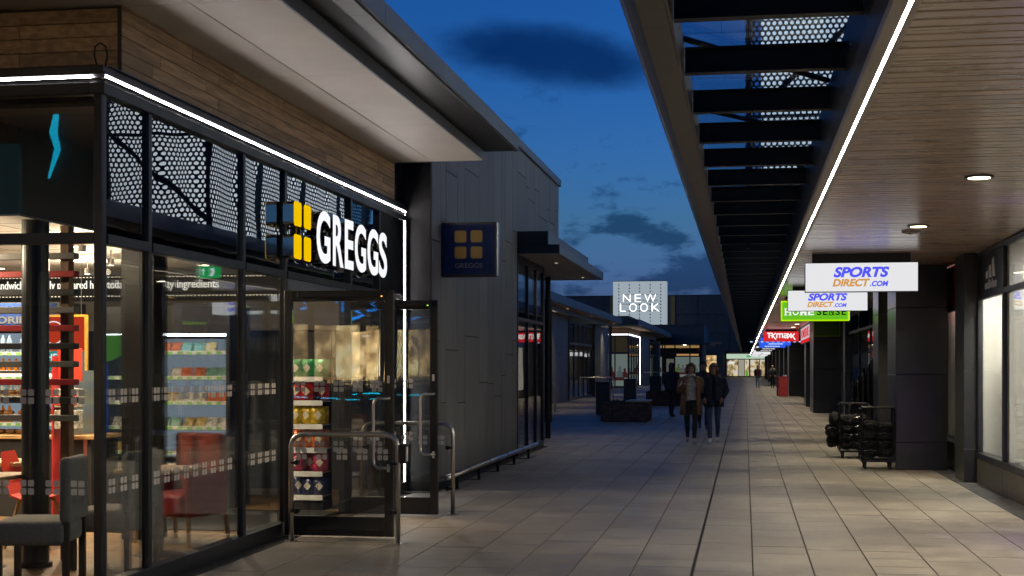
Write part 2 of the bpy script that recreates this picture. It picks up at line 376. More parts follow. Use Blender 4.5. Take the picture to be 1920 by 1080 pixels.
def FROST(name, col, clear):
    m, t, out = new_mat(name)
    tr = N(t, 'ShaderNodeBsdfTransparent'); di = N(t, 'ShaderNodeBsdfDiffuse'); tl = N(t, 'ShaderNodeBsdfTranslucent')
    di.inputs[0].default_value = col + (1,); tl.inputs[0].default_value = col + (1,)
    a = N(t, 'ShaderNodeMixShader'); a.inputs[0].default_value = .5; L(t, di.outputs[0], a.inputs[1]); L(t, tl.outputs[0], a.inputs[2])
    b = N(t, 'ShaderNodeMixShader'); b.inputs[0].default_value = clear; L(t, a.outputs[0], b.inputs[1]); L(t, tr.outputs[0], b.inputs[2]); L(t, b.outputs[0], out.inputs[0]); return m
m_flash = FROST('edge_flashing_sheet', (.45, .50, .56), .22)
m_decal = FROST('frosted_decal', (.75, .73, .70), .30)
m_corten = M('rusted_steel', (.060, .036, .025), .85, var=.55, scale=9, bump=.4, bscale=60)
m_grate = M('dark_grate', (.02, .02, .02), .5, metal=.5)
m_fabblack = M('black_fabric', (.012, .012, .013), .9, var=.6, scale=20, bump=.4, bscale=90)
m_wire = M('black_wire', (.02, .02, .021), .35, metal=.6)
m_redbox = M('red_box_board', (.36, .03, .03), .55, var=.12, scale=4)
m_navy = M('navy_sign_face', (.014, .030, .11), .5, var=.12, scale=2, spec=.12)
m_orange = M('amber_sign_square', (.45, .25, .03), .45, var=.05, scale=3)
m_signgrey = M('grey_sign_lettering', (.16, .16, .17), .5, var=.03, scale=3)
m_letter_white = EM('lit_white_letter', (.92, .93, 1.0), 1.05)
m_letter_yellow = EM('lit_yellow_face', (1.0, .62, .0), .88)
m_led = EM('led_strip_light', (1.0, .93, .92), 75.0)
m_led_canopy = EM('led_strip_canopy', (1.0, .91, .78), 78.0)
m_down = EM('downlight_lens', (1.0, .86, .62), 9.0)
m_dimlens = EM('dim_fill_lens', (1.0, .86, .62), 0.9)  # lens of the added fill lamps under canopy and eave
m_warmlight = EM('warm_ceiling_light', (1.0, .80, .52), 9.0)
m_sdwhite = EM('white_sign_face', (.86, .86, .88), .92)
m_sdblue = EM('blue_sign_print', (.09, .10, 1.0), .95)
m_sdorange = EM('orange_sign_print', (.78, .36, .06), .85)
m_green = EM('green_sign_face', (.16, .60, .02), .85)
m_greenedge = EM('yellow_green_sign_border', (.50, .90, .0), .95)
m_greendull = M('unlit_green_sign_face', (.06, .14, .01), .5, var=.05)
m_greenduledge = M('unlit_yellow_green_border', (.30, .42, .0), .5, var=.03)
m_signdark = M('dark_sign_print', (.02, .015, .01), .5)
m_tkred = EM('red_sign_face', (.72, .022, .028), .95)
m_blueface = EM('blue_sign_face', (.03, .12, .95), .95)
m_tower = EM('tower_backlight', (.80, .90, 1.0), 1.25)
m_perf = PERF('perforated_dark_sheet')
m_nlface = EM('backlit_white_sheet', (.52, .62, .70), .62)
m_chiller = EM('chiller_back_light', (.70, .85, 1.0), .34)
m_purple = EM('purple_neon', (.28, .08, 1.0), 5.0)
m_cyan = EM('cyan_neon', (.0, .55, .85), 9.0)
m_bluenn = EM('blue_neon', (.0, .25, .95), 8.0)
m_exit = EM('exit_sign_green', (.02, .45, .12), .9)
m_skin = M('skin', (.42, .24, .17), .55, var=.06, scale=10)
m_price = M('price_label', (.75, .75, .72), .5)

# ================================================================== SETTING: ground, pavement
g_ = build('ground', MB().box(-900, 900, -600, 1500, -.30, -.05), m_ground); tag(g_, 'flat dark ground sheet reaching the horizon', kind='structure')
pav = build('pavement', MB().box(-13.0, 3.2, -14, 201, -.046, -.012), m_joint); tag(pav, 'pale concrete slab paving of the shopping street', kind='structure')
PIT, X0 = .4655, .06
LENS = (.40, .46, .60, .77)
slab_src = {}
def slab_mesh(mb, x0, x1, y0, y1, z):
    j = .0042; jy = .0022; c = .0025
    a, b, c0, d = x0 + j, x1 - j, y0 + jy, y1 - jy
    mb.add([(a, c0, -.012), (b, c0, -.012), (b, d, -.012), (a, d, -.012), (a + c, c0 + c, z), (b - c, c0 + c, z), (b - c, d - c, z), (a + c, d - c, z)],
           [(4, 5, 6, 7), (0, 1, 5, 4), (1, 2, 6, 5), (2, 3, 7, 6), (3, 0, 4, 7)])
n_slab = 0
rest = MB()
for k in range(-28, 6):
    xa, xb = X0 + PIT * k, X0 + PIT * (k + 1)
    if k == -1: xa += .007
    if k == -2: xb -= .007
    y = -14 + random.random() * .5
    if k < -9: y = 27.4
    while y < 200:
        ln = random.choice(LENS) if y < 70 else .9
        far_left = k < -9
        near = 9.6 < y and y + ln < 17.6 and not far_left and xb < 2.9 and xa > -3.9
        z = random.uniform(-.0012, .0012)
        if near and n_slab < 300:
            key = (round(xb - xa, 3), ln)
            if key not in slab_src:
                t_ = MB(); slab_mesh(t_, -(xb - xa) / 2, (xb - xa) / 2, -ln / 2, ln / 2, 0)
                o = build('paver', t_, m_paver, pav, at=(0, 0, 0)); o.location = Vector(((xa + xb) / 2, y + ln / 2, z)) - WP[pav.name]; slab_src[key] = o
            else: inst(slab_src[key], 'paver', ((xa + xb) / 2, y + ln / 2, z), pav)
            n_slab += 1
        elif xa > -12.9:
            if (k >= -9 and xa > -4.2) or y > 27.3: slab_mesh(rest, xa, xb, y, y + ln, z)
        y += ln
o = build('paver_field', rest, m_paver, pav); tag(o, kind='stuff')
# slot drain between two paver columns
d = thing('drain_channel', 'narrow black slot drain running down the middle of the paving', 'drain', (X0 - PIT, 30, 0))
build('channel', MB().box(X0 - PIT - .008, X0 - PIT + .008, -10, 199, -.0115, -.009), m_rubber, d)
mbg = MB(); mbg.box(X0 - PIT - .0105, X0 - PIT - .0085, -10, 199, -.010, .001); mbg.box(X0 - PIT + .0085, X0 - PIT + .0105, -10, 199, -.010, .001)
build('edge_rail', mbg, m_edge, d)
# dark block strip along the right-hand shops
st = build('paving_strip', MB().box(2.853, 3.3, -14, 60, -.044, -.008), m_joint); tag(st, 'dark block edging strip at the foot of the right hand shops', kind='structure')
rest = MB(); src = None; yy = -14.0; i = 0
while yy < 60:
    z = random.uniform(-.001, .002); wd = .20
    if 15.5 < yy < 21.9:
        if src is None:
            t_ = MB(); t_.add([(-.172, -.096, -.01), (.172, -.096, -.01), (.172, .096, -.01), (-.172, .096, -.01), (-.169, -.093, 0), (.169, -.093, 0), (.169, .093, 0), (-.169, .093, 0)], [(4, 5, 6, 7), (0, 1, 5, 4), (1, 2, 6, 5), (2, 3, 7, 6), (3, 0, 4, 7)])
            src = build('block', t_, m_strip, st, at=(0, 0, 0)); src.location = Vector((3.03, yy + .1, z)) - WP[st.name]
        else: inst(src, 'block', (3.03, yy + .1, z), st)
    else: slab_mesh(rest, 2.858, 3.202, yy, yy + wd, z)
    yy += wd
o = build('block_field', rest, m_strip, st); tag(o, kind='stuff')
gr = build('gravel_strip', MB().box(-4.36, -3.86, 17.0, 27.3, -.02, .004), m_gravel); tag(gr, 'dark gravel margin at the foot of the grey panelled wall', kind='structure')
gr = build('gravel_margin', MB().box(-4.40, -4.13, 4.0, 12.62, -.02, .0035), m_gravel); tag(gr, 'dark gravel margin under the bakery window frame', kind='structure')

# ================================================================== BAKERY BUILDING (left)
GX = -4.3
bk = thing('bakery_building', 'bakery shop with glass front, oak boards and a deep pale overhanging roof soffit', 'building', (-6.5, 12.5, 0))
def part(name, mb, mat, parent=None, **k): return build(name, mb, mat, parent if parent is not None else bk, **k)
# frames of the long facade
for y0, y1 in ((8.785, 8.845), (9.52, 9.58), (11.45, 11.51), (12.55, 12.62)): part('mullion', MB().cbox(GX - .038, GX + .018, y0, y1, .13, 3.44, .004), m_frame)
for y0, y1, z0 in ((14.73, 14.79, 2.5), (15.93, 15.99, .13), (17.08, 17.14, .13), (14.57, 14.63, .13)): part('mullion', MB().cbox(GX - .06, GX + .03, y0, y1, z0, 3.44 if z0 > 1 or y0 > 15 else 2.43, .004), m_frame)
part('bottom_rail', MB().cbox(GX - .065, GX + .035, 8.852, 12.62, 0, .13, .004), m_frame)
part('bottom_rail', MB().cbox(GX - .065, GX + .035, 14.57, 17.26, 0, .13, .004), m_frame)
for y0, y1 in ((8.85, 9.52), (9.58, 11.45), (11.51, 12.55), (12.62, 15.93), (15.99, 17.08)):
    part('transom', MB().cbox(GX - .058, GX + .028, y0, y1, 2.43, 2.50, .004), m_frame)
part('head_rail', MB().cbox(GX - .07, GX + .035, 8.77, 17.26, 3.44, 3.52, .004), m_frame)
part('head_rail', MB().cbox(GX - .07, GX + .033, 8.775, 17.255, 3.522, 3.585, .003), m_frame)
part('led_hood', MB().cbox(GX - .07, GX + .032, 8.76, 17.26, 3.586, 3.63, .003).box(GX + .034, GX + .0495, 8.76, 17.20, 3.567, 3.585), m_frame)
for y0, y1 in ((8.85, 9.52), (9.58, 11.45), (11.51, 12.55)):
    part('glass_pane', MB().box(GX - .022, GX - .010, y0, y1, .13, 2.43), m_glass); part('glass_pane', MB().box(GX - .022, GX - .010, y0, y1, 2.50, 3.44), m_glass_up)
for y0, y1, z0, z1 in ((12.62, 14.73, 2.5, 3.44), (14.79, 15.93, 2.5, 3.44), (14.63, 15.93, .13, 2.43)): part('glass_pane', MB().box(GX - .022, GX - .010, y0, y1, z0, z1), m_glass_up if z0 > 1 else m_glass)
part('spandrel_panel', MB().box(GX - .03, GX - .005, 15.99, 17.08, .13, 2.43), m_blackpan); part('spandrel_panel', MB().box(GX - .03, GX - .005, 15.99, 17.08, 2.50, 3.44), m_blackpan)
part('jamb', MB().box(GX - .06, GX + .02, 17.141, 17.262, 0, 3.435).box(GX + .0205, GX + .042, 17.184, 17.262, 0, 3.50), m_frame)
part('door_header', MB().cbox(GX - .06, GX + .025, 12.625, 14.565, 2.33, 2.428, .004), m_metal)
part('led_lip', MB().cbox(GX + .0355, GX + .062, 8.76, 17.18, 3.528, 3.541, .002), m_frame)
part('led_lip', MB().cbox(-9.0, GX + .035, 8.740, 8.7685, 3.528, 3.541, .002), m_frame)
# front face towards the camera
part('corner_post', MB().cbox(GX - .038, GX + .018, 8.765, 8.7845, .0, 3.44, .003), m_black)
part('bottom_rail', MB().cbox(-9.0, GX - .039, 8.77, 8.85, 0, .12, .004), m_frame)
part('transom', MB().cbox(-9.0, GX - .039, 8.772, 8.848, 2.43, 2.505, .004), m_frame)
part('head_rail', MB().cbox(-9.0, GX - .071, 8.77, 8.86, 3.44, 3.52, .004), m_frame)
part('head_rail', MB().cbox(-9.0, GX - .071, 8.772, 8.86, 3.522, 3.585, .003), m_frame)
part('led_hood', MB().cbox(-9.0, GX - .071, 8.772, 8.86, 3.586, 3.63, .003).box(-9.0, GX + .0335, 8.7515, 8.7695, 3.567, 3.585), m_frame)
part('mullion', MB().cbox(-6.2, -6.14, 8.772, 8.845, .12, 3.44, .004), m_frame)
for x0, x1 in ((-6.14, GX - .039), (-9.0, -6.2)):
    part('glass_pane', MB().box(x0, x1, 8.80, 8.812, .12, 2.43), m_glass); part('glass_pane', MB().box(x0, x1, 8.80, 8.812, 2.505, 3.44), m_glass)
# manifestation squares on the glass
def decal(facing, u0, plane, z0, s=.044, gap=.012, mat=m_decal):
    mb = MB()
    for i in range(2):
        for j in range(2):
            a = i * (s + gap); b = j * (s + gap)
            org = {'S': (u0, plane, z0), 'E': (plane, u0, z0)}[facing]
            mb.prism(rrect(a, a + s, b, b + s, .008, 2), facing, org, .001)
    part('window_decal', mb, mat)
for z0 in (1.34, .72):
    for k in range(7): decal('S', -4.52 - .185 * k, 8.7995, z0)
    for k in range(22):
        yk = 8.93 + .185 * k
        if yk < 12.4 and abs(yk - 9.55) > .1 and abs(yk + .1 - 9.55) > .1 and abs(yk - 11.48) > .1 and abs(yk + .1 - 11.48) > .1: decal('E', yk, GX - .0095, z0)
# oak boards above the glass
BX, BY = -4.34, 9.2
rows = [3.632 + .1 * i for i in range(6)]
for i, z in enumerate(rows[:-1]):
    y = BY - random.random() * .6; first = True
    while y < 16.9:
        ln = random.choice((.9, 1.3, 1.7, 2.1)); y1 = min(16.93, y + ln)
        if 16.93 - y1 < .3: y1 = 16.93
        a = max(BY, y)
        if y1 > a: part('plank', MB().cbox(BX - .03, BX + random.uniform(-.002, .002), a + .0015, y1 - .0015, z + .003, z + .098, .003), m_oak)
        y = y1
    for xa, xb in ((-5.32 + .2 * (i % 2), BX - .032), (-7.5 + .3 * (i % 3), -5.32 + .2 * (i % 2))):
        part('plank', MB().cbox(xa + .0015, xb - .0015, BY, BY + .028, z + .003, z + .098, .003), m_oak)
part('board_backing', MB().box(BX - .06, BX - .031, BY + .03, 16.94, 3.631, 4.145).box(-9.0, BX - .06, BY + .029, BY + .05, 3.631, 4.145), m_innerdark)
part('corner_trim', MB().box(BX - .030, BX - .002, BY - .003, BY + .0, 3.631, 4.14), m_darkwood)
part('ledge', MB().box(-9.0, BX - .0, 8.86, BY - .005, 3.60, 3.628).box(BX + .003, GX + .05, 8.86, 17.25, 3.632, 3.640), m_frame)
part('top_trim', MB().cbox(BX - .028, BX + .006, BY, 16.93, 4.133, 4.149, .002), m_oak)
# soffit panels
def sof(x0, x1, y0, y1): part('soffit_panel', MB().cbox(x0 + .005, x1 - .005, y0 + .004, y1 - .004, 4.150, 4.165, .002), m_soffit)
ys = [4.5, 6.85, 9.25, 11.72, 14.30, 16.90]
for a, b in zip(ys, ys[1:]): sof(-4.36, -3.85, a, b); sof(-3.85, -3.20, a, b)
for xa in (-9.4, -8.1, -6.86, -5.6): sof(xa, xa + 1.245, 4.5, 6.85); sof(xa, xa + 1.245, 6.85, 9.25)
part('soffit_backing', MB().box(-9.5, -3.23, 4.49, 16.89, 4.166, 4.20), m_innerdark)
part('soffit_edge', MB().cbox(-3.205, -3.18, 4.4, 16.905, 4.146, 4.262, .003).box(-4.4, -3.206, 16.900, 16.93, 4.146, 4.262), m_metal)
for a, b in ((4.3, 7.0), (7.0, 10.2), (10.2, 13.4), (13.4, 16.93)):
    part('eave_underside', MB().box(-3.38, -2.80, a + .002, b - .002, 4.264, 4.285), m_darkmetal)
for a, b in ((4.2, 6.3), (6.3, 8.4), (8.4, 10.5), (10.5, 12.6), (12.6, 14.75), (14.75, 16.96)):
    part('fascia_panel', MB().cbox(-2.80, -2.765, a + .002, b - .002, 4.266, 4.44, .004), m_metal)
part('eave_gutter_lip', MB().tube([(-2.80, 4.2, 4.262), (-2.80, 16.95, 4.262)], .012, 8), m_darkmetal)
part('fascia_end', MB().box(-4.4, -2.768, 16.932, 16.958, 4.264, 4.437), m_darkmetal)
part('roof', MB().box(-11.0, -2.80, 4.2, 16.93, 4.29, 4.43), m_darkmetal)
part('return_panel', MB().box(-4.33, -3.955, 17.265, 17.31, 0, 4.60), m_blackpan)
# interior shell
part('floor', MB().box(-11, GX - .066, 8.851, 17.2, -.04, .012), m_woodfloor)
part('ceiling', MB().box(-11, -5.45, 9.75, 17.2, 2.75, 2.78), m_ceil)
for yy in (10.35, 10.95, 11.55, 12.15, 12.75, 13.35, 13.95): part('ceiling_joint', MB().box(-11, -5.46, yy, yy + .008, 2.7475, 2.7495), m_taupe)
for xx in (-9.6, -9.0, -8.4, -7.8, -7.2, -6.6, -6.0): part('ceiling_joint', MB().box(xx, xx + .008, 9.76, 16.2, 2.7470, 2.7490), m_taupe)
part('ceiling_margin', MB().box(-5.42, -4.37, 9.0, 17.2, 3.40, 3.43), m_innerdark)
part('bulkhead', MB().box(-11, -5.42, 9.72, 9.749, 2.742, 4.1).box(-5.449, -5.42, 9.75, 17.2, 2.742, 4.1), m_innerdark)
part('bulkhead_edge', MB().box(-11, -5.418, 9.712, 9.718, 2.735, 2.75).box(-5.418, -5.412, 9.715, 17.2, 2.735, 2.75), m_metal)
part('back_wall', MB().box(-11, -4.37, 17.2, 17.25, 0, 3.6), m_innerdark)
part('side_wall', MB().box(-11.05, -11, 8.86, 17.25, 0, 4.2), m_taupe)
part('back_panel', MB().box(-9.9, -4.6, 16.75, 16.80, 2.05, 2.44), m_taupe)
mbp = MB(); yv = 8.86; r_ = 0
while yv < 17.1:
    xv = -11 + random.random() * .8
    while xv < GX - .07:
        xe = min(xv + 1.1, GX - .07); mbp.box(xv + .001, xe - .001, yv + .001, min(yv + .139, 17.19), .0121, .0145); xv = xe
    yv += .14
o = part('floor_planks', mbp, m_woodfloor); tag(o, kind='stuff')
# lettered bulkhead over the chillers
sb = thing('bulkhead_sign', 'dark bulkhead sign with lit white lettering about sandwiches and quality ingredients above the chillers', 'sign', (-7.5, 16.45, 2.4))
build('panel', MB().box(-10.4, -5.0, 16.45, 16.5, 2.44, 2.74), m_innerdark, sb)
mb = MB(); text(mb, 'sandwich is freshly prepared here today', 'S', (-9.50, 16.449, 2.545), width=1.80, height=.135, depth=.012)
build('lettering', mb, EM('lit_warm_lettering', (1, .92, .78), 1.5), sb)
mb = MB(); text(mb, 'quality ingredients', 'S', (-7.39, 16.449, 2.545), width=.92, height=.135, depth=.012)
build('lettering', mb, bpy.data.materials['lit_warm_lettering'], sb)
mb = MB()
for k in range(110):
    for z in (2.475, 2.715): mb.box(-10.3 + k * .048, -10.3 + k * .048 + .022, 16.444, 16.449, z, z + .010)
build('bulb_row', mb, EM('bulb_row_light', (1, .85, .6), 1.6), sb)
part('bulkhead_soffit', MB().box(-10.4, -5.0, 16.5, 16.75, 2.44, 2.46), m_taupe)
# ceiling lights inside the bakery
for i, (x, y) in enumerate(((-6.9, 10.5), (-8.5, 11.2), (-6.3, 12.4), (-7.9, 13.1), (-6.0, 14.9), (-8.6, 15.0))):
    t_ = thing('ceiling_light', ORD[i] + ' warm recessed light in the bakery ceiling, counted from the window', 'light', (x, y, 2.72), 'bakery ceiling lights')
    build('rim', MB().lathe([(.085, 2.738), (.085, 2.7465), (.062, 2.7465)], x, y, 16), m_steel, t_)
    build('lens', MB().lathe([(.060, 2.735), (.060, 2.7375)], x, y, 16), m_warmlight, t_)
    lamp('lamp', 'SPOT', (x, y, 2.70), 300, (1, .80, .55), t_, spot_size=rad(150), spot_blend=.8, shadow_soft_size=.06)
for i, (x, y, e) in enumerate(((-7.05, 14.1, 45), (-8.9, 13.0, 42), (-6.5, 10.02, 55), (-5.75, 11.4, 48), (-6.2, 12.9, 45))):
    t_ = thing('track_spotlight', ORD[i] + ' small bright spotlight under the bakery ceiling, counted from the counter', 'light', (x, y, 2.6), 'bakery spotlights')
    build('stem', MB().tube([(x, y, 2.66), (x, y, 2.746)], .008, 6), m_steel, t_); build('head', MB().lathe([(.03, 2.60), (.034, 2.61), (.034, 2.66)], x, y, 12), m_steel, t_); build('lens', MB().lathe([(.026, 2.594), (.026, 2.599)], x, y, 12), m_warmlight, t_)
    lamp('lamp', 'POINT', (x, y, 2.53), e, (1, .80, .55), t_, shadow_soft_size=.03)
# doors standing open at right angles to the facade
def door(y, hinge_x, tip_x, label):
    dr = part('door', MB().cbox(hinge_x, hinge_x + .075, y - .025, y + .025, .02, 2.30, .004).cbox(tip_x - .085, tip_x, y - .025, y + .025, .02, 2.30, .004)
              .cbox(hinge_x + .0755, tip_x - .0855, y - .025, y + .025, .02, .20, .004).cbox(hinge_x + .0755, tip_x - .0855, y - .025, y + .025, 2.20, 2.30, .004), m_black)
    dr['label'] = label
    build('glass_pane', MB().box(hinge_x + .076, tip_x - .086, y - .006, y + .006, .2005, 2.1995), m_glass_door, dr)
    build('door_operator', MB().cbox(hinge_x + .14, tip_x - .06, y - .075, y - .026, 2.235, 2.285, .008), m_rubber, dr)
    build('indicator_light', MB().box(tip_x - .105, tip_x - .092, y - .0765, y - .0755, 2.238, 2.246), EM('indicator_' + ('amber' if y < 13 else 'green'), (1, .5, .05) if y < 13 else (.3, 1, .05), 3), dr)
    hx = tip_x - .04; pts = [(hx, y - .02, 1.28), (hx, y - .055, 1.28), (hx - .02, y - .07, 1.28)] 
    pts = [(hx, y - .02, 1.30), (hx, y - .06, 1.30), (hx - .10, y - .065, 1.30), (hx - .135, y - .065, 1.27), (hx - .14, y - .065, 1.22), (hx - .14, y - .065, .74), (hx - .135, y - .065, .69), (hx - .10, y - .065, .66), (hx, y - .06, .66), (hx, y - .02, .66)]
    build('handle', MB().tube(pts, .015, 10), m_steel, dr, smooth_=True)
    for z0 in (1.36, .80):
        k = 0; x = hinge_x + .10
        while x < tip_x - .2:
            mb = MB()
            for i in range(2):
                for j in range(2): mb.prism(rrect(i * .056, i * .056 + .044, j * .056, j * .056 + .044, .008, 2), 'S', (x, y - .0065, z0), .001)
            x += .185; build('window_decal', mb, m_decal, dr)
    build('label_plate', MB().box(tip_x - .06, tip_x - .035, y - .0265, y - .0255, 1.44, 1.51).box(tip_x - .06, tip_x - .035, y - .0265, y - .0255, .62, .69), m_price, dr)
    return dr
door(12.46, -4.25, -3.20, 'nearer open black framed glass door of the bakery')
door(14.42, -4.25, -3.22, 'further open black framed glass door of the bakery')
part('door_mat', MB().box(-5.9, GX - .07, 12.66, 14.55, .0148, .022), m_rubber)
# LED strips on the bakery
def strip(name, label, mb): 
    o = build(name, mb, m_led); tag(o, label, 'light strip'); return o
strip('light_strip', 'long white light strip running along the top of the bakery window', MB().box(GX + .0355, GX + .045, 8.80, 17.17, 3.548, 3.560))
strip('light_strip', 'short white light strip over the bakery window facing the camera', MB().box(-9.0, GX - .045, 8.756, 8.7685, 3.548, 3.560))
strip('light_strip', 'upright white light strip at the far end of the bakery window', MB().box(GX + .0225, GX + .034, 17.165, 17.178, .10, 3.52))
t_ = MB().tube([(-4.33, 8.80, 3.63), (-4.345, 8.79, 3.70), (-4.335, 8.78, 3.76), (-4.30, 8.785, 3.785), (-4.265, 8.79, 3.76), (-4.255, 8.80, 3.70), (-4.27, 8.80, 3.63)], .006, 6)
o = build('loose_cable', t_, m_rubber, smooth_=True); tag(o, 'small black loop of cable standing up at the bakery window corner', 'cable')

# illuminated fascia sign: four yellow squares and six letters, deep chrome sides
sg = thing('fascia_sign', 'lit GREGGS sign of four yellow squares and white letters with chrome sides', 'sign', (-4.2, 14.2, 2.6))
def block(name, polys_mb_face, polys_mb_side, mat): 
    s_ = build(name, polys_mb_side, m_chrome, sg); build('lit_face', polys_mb_face, mat, s_)
SX0, SX1 = -4.279, -4.172
for (a, b) in ((12.48, 12.70), (12.78, 12.99)):
    for (z0, z1) in ((2.61, 2.84), (2.92, 3.15)):
        po = rrect(a, b, z0, z1, .035, 5)
        block('square_block', MB().prism(po, 'E', (SX1 + .0005, 0, 0), .004), MB().prism(po, 'E', (SX0, 0, 0), SX1 - SX0), m_letter_yellow)
for ch, a, b in (('G', 13.18, 13.63), ('R', 13.73, 14.10), ('E', 14.16, 14.48), ('G', 14.54, 14.98), ('G', 15.05, 15.50), ('S', 15.54, 15.90)):
    f_, s_ = MB(), MB()
    text(f_, ch, 'E', (SX1 + .0005, a, 2.63), width=b - a, height=.525, depth=.004, bold=.022); text(s_, ch, 'E', (SX0, a, 2.63), width=b - a, height=.525, depth=SX1 - SX0, bold=.022)
    block('letter', f_, s_, m_letter_white)
build('mounting_rail', MB().box(SX0 - .001, SX0 + .02, 12.50, 15.85, 2.70, 2.73).box(SX0 - .001, SX0 + .02, 12.50, 15.85, 3.03, 3.06), m_black, sg)

# projecting sign
ps = thing('projecting_sign', 'square navy projecting sign with four amber squares reading GREGGS on the grey panelled wall', 'sign', (-3.57, 17.9, 2.77))
build('case', MB().cbox(-3.946, -3.205, 17.86, 17.98, 2.77, 3.485, .006), m_black, ps)
build('face', MB().box(-3.925, -3.235, 17.856, 17.8595, 2.80, 3.455), m_navy, ps)
build('edge_strip', MB().box(-3.2045, -3.19, 17.865, 17.975, 2.775, 3.48), m_steel, ps)
for i in range(2):
    for j in range(2): build('square', MB().prism(rrect(0, .155, 0, .155, .025, 4), 'S', (-3.765 + i * .215, 17.8555, 3.01 + j * .212), .002), m_orange, ps)
mb = MB(); text(mb, 'GREGGS', 'S', (-3.765, 17.8555, 2.885), width=.37, height=.065, depth=.002, bold=.01); build('lettering', mb, m_signgrey, ps)
build('bracket', MB().box(-3.955, -3.944, 17.875, 17.965, 2.9, 3.35), m_black, ps)

# hoop guards beside the doors
def hoop(y, x0, x1, h, label, grp=None, r=.024, glass=True, box=False):
    t_ = thing('guard_rail', label, 'guard rail', ((x0 + x1) / 2, y, 0), grp)
    c_ = .11; pts = [(x0, y, 0)] + [(x0, y, h - c_)] + [(x0 + c_ * (1 - math.cos(a)), y, h - c_ + c_ * math.sin(a)) for a in (rad(30), rad(60))] + [(x0 + c_, y, h), (x1 - c_, y, h)] + [(x1 - c_ + c_ * math.sin(a), y, h - c_ + c_ * math.cos(a)) for a in (rad(30), rad(60))] + [(x1, y, h - c_), (x1, y, 0)]
    build('rail', MB().tube(pts, r, 12), m_steel, t_, smooth_=True)
    for x in (x0, x1): build('base_flange', MB().lathe([(.06, .0), (.06, .006), (.03, .010)], x, y, 16), m_steel, t_)
    if glass:
        build('glass_panel', MB().box(x0 + .045, x1 - .045, y - .005, y + .005, .12, h - .06), m_glass2, t_)
        for x in (x0, x1):
            for z in (.28, .72):
                s_ = 1 if x == x0 else -1
                build('clamp', MB().tube([(x, y - .012, z), (x + s_ * .05, y - .012, z)], .014, 8).tube([(x + s_ * .055, y - .022, z), (x + s_ * .055, y + .02, z)], .024, 10), m_darkmetal, t_)
        x = x0 + .05; k = 0
        while x < x1 - .12:
            mbd = MB()
            for i in range(2):
                for j in range(2): mbd.prism(rrect(i * .056, i * .056 + .044, j * .056, j * .056 + .044, .008, 2), 'S', (x, y - .0055, .75), .001)
            x += .19; build('window_decal', mbd, m_decal, t_)
    if box:
        build('access_reader', MB().cbox(x1 + .024, x1 + .09, y - .05, y + .01, .72, .90, .01), m_rubber, t_)
        build('reader_plate', MB().box(x1 + .085, x1 + .094, y - .045, y + .002, .745, .875), m_price, t_)
    return t_
hoop(12.13, -4.08, -3.08, .98, 'near steel hoop guard with glass panel and black reader box beside the bakery door', box=True)
hoop(14.60, -4.10, -3.10, .98, 'steel hoop guard behind the further open bakery door')
# low bumper rail along the grey wall
t_ = thing('bumper_rail', 'low steel tube rail along the foot of the grey panelled wall', 'rail', (-3.68, 21, 0))
build('tube', MB().tube([(-3.68, 17.0, .20), (-3.68, 24.6, .20)], .035, 12), m_steel, t_, smooth_=True)
for yy in (17.6, 19.1, 20.6, 22.1, 23.6): build('leg', MB().box(-3.70, -3.66, yy - .012, yy + .012, .004, .18).box(-3.88, -3.66, yy - .05, yy + .05, .0045, .012), m_darkmetal, t_)
for yy in (18.35, 19.85, 21.35, 22.85): build('collar', MB().tube([(-3.68, yy - .015, .20), (-3.68, yy + .015, .20)], .039, 12), m_darkmetal, t_)

# ================================================================== GREY PANELLED BUILDING
cb = thing('panelled_building', 'tall grey building clad in upright fibre cement panels with a stepped flat canopy', 'building', (-6.5, 23.4, 0))
WX = -3.95
pys = [17.315, 17.83, 18.17, 18.92, 19.43, 20.52, 21.24, 21.77, 22.46, 22.84, 23.58, 24.05, 25.07, 25.4, 26.14, 26.65, 27.77, 28.11, 28.64, 28.98, 29.54]
part2 = lambda n, mb, m, p=None, **k: build(n, mb, m, p if p is not None else cb, **k)
for i, (a, b) in enumerate(zip(pys, pys[1:])):
    zb = .06 if b < 24.2 else 3.97
    cuts = [zb]
    if zb < 1:
        z = zb + random.uniform(.9, 2.2)
        while z < 4.9: cuts.append(z); z += random.choice((1.3, 1.9, 2.4))
    else: cuts.append(4.3 + random.random() * .8)
    cuts.append(5.45)
    for z0, z1 in zip(cuts, cuts[1:]):
        part2('panel', MB().cbox(WX - .02, WX + random.uniform(-.0015, .0015), a + .0065, b - .0065, z0 + .006, z1 - .006, .002), m_clad)
part2('panel_backing', MB().box(WX - .30, WX - .021, 17.32, 24.05, 0, 5.44).box(WX - .3, WX - .021, 24.05, 29.54, 3.60, 5.44), m_rubber)
for a, b in ((17.0, 20.0), (20.0, 23.2), (23.2, 26.4), (26.4, 29.62)): part2('coping', MB().cbox(WX - .4, WX + .045, a + .002, b - .002, 5.452, 5.60, .004), m_metal)
part2('roof', MB().box(-10, WX - .41, 17.0, 29.6, 5.3, 5.5), m_darkmetal)
part2('end_wall', MB().box(-10, WX - .301, 29.44, 29.54, 0, 5.3), m_clad_dark); part2('end_wall', MB().box(-10, WX - .31, 17.32, 17.42, 0, 5.3), m_clad_dark)
for y0, y1 in ((24.055, 24.12), (25.24, 25.30), (26.30, 26.36), (27.20, 27.27)): part2('mullion', MB().cbox(WX - .06, WX + .01, y0, y1, .12, 3.44, .004), m_frame)
for z0, z1 in ((0, .12), (2.40, 2.46), (3.44, 3.565)): part2('transom', MB().cbox(WX - .055, WX + .008, 24.055, 27.27, z0, z1, .004), m_frame)
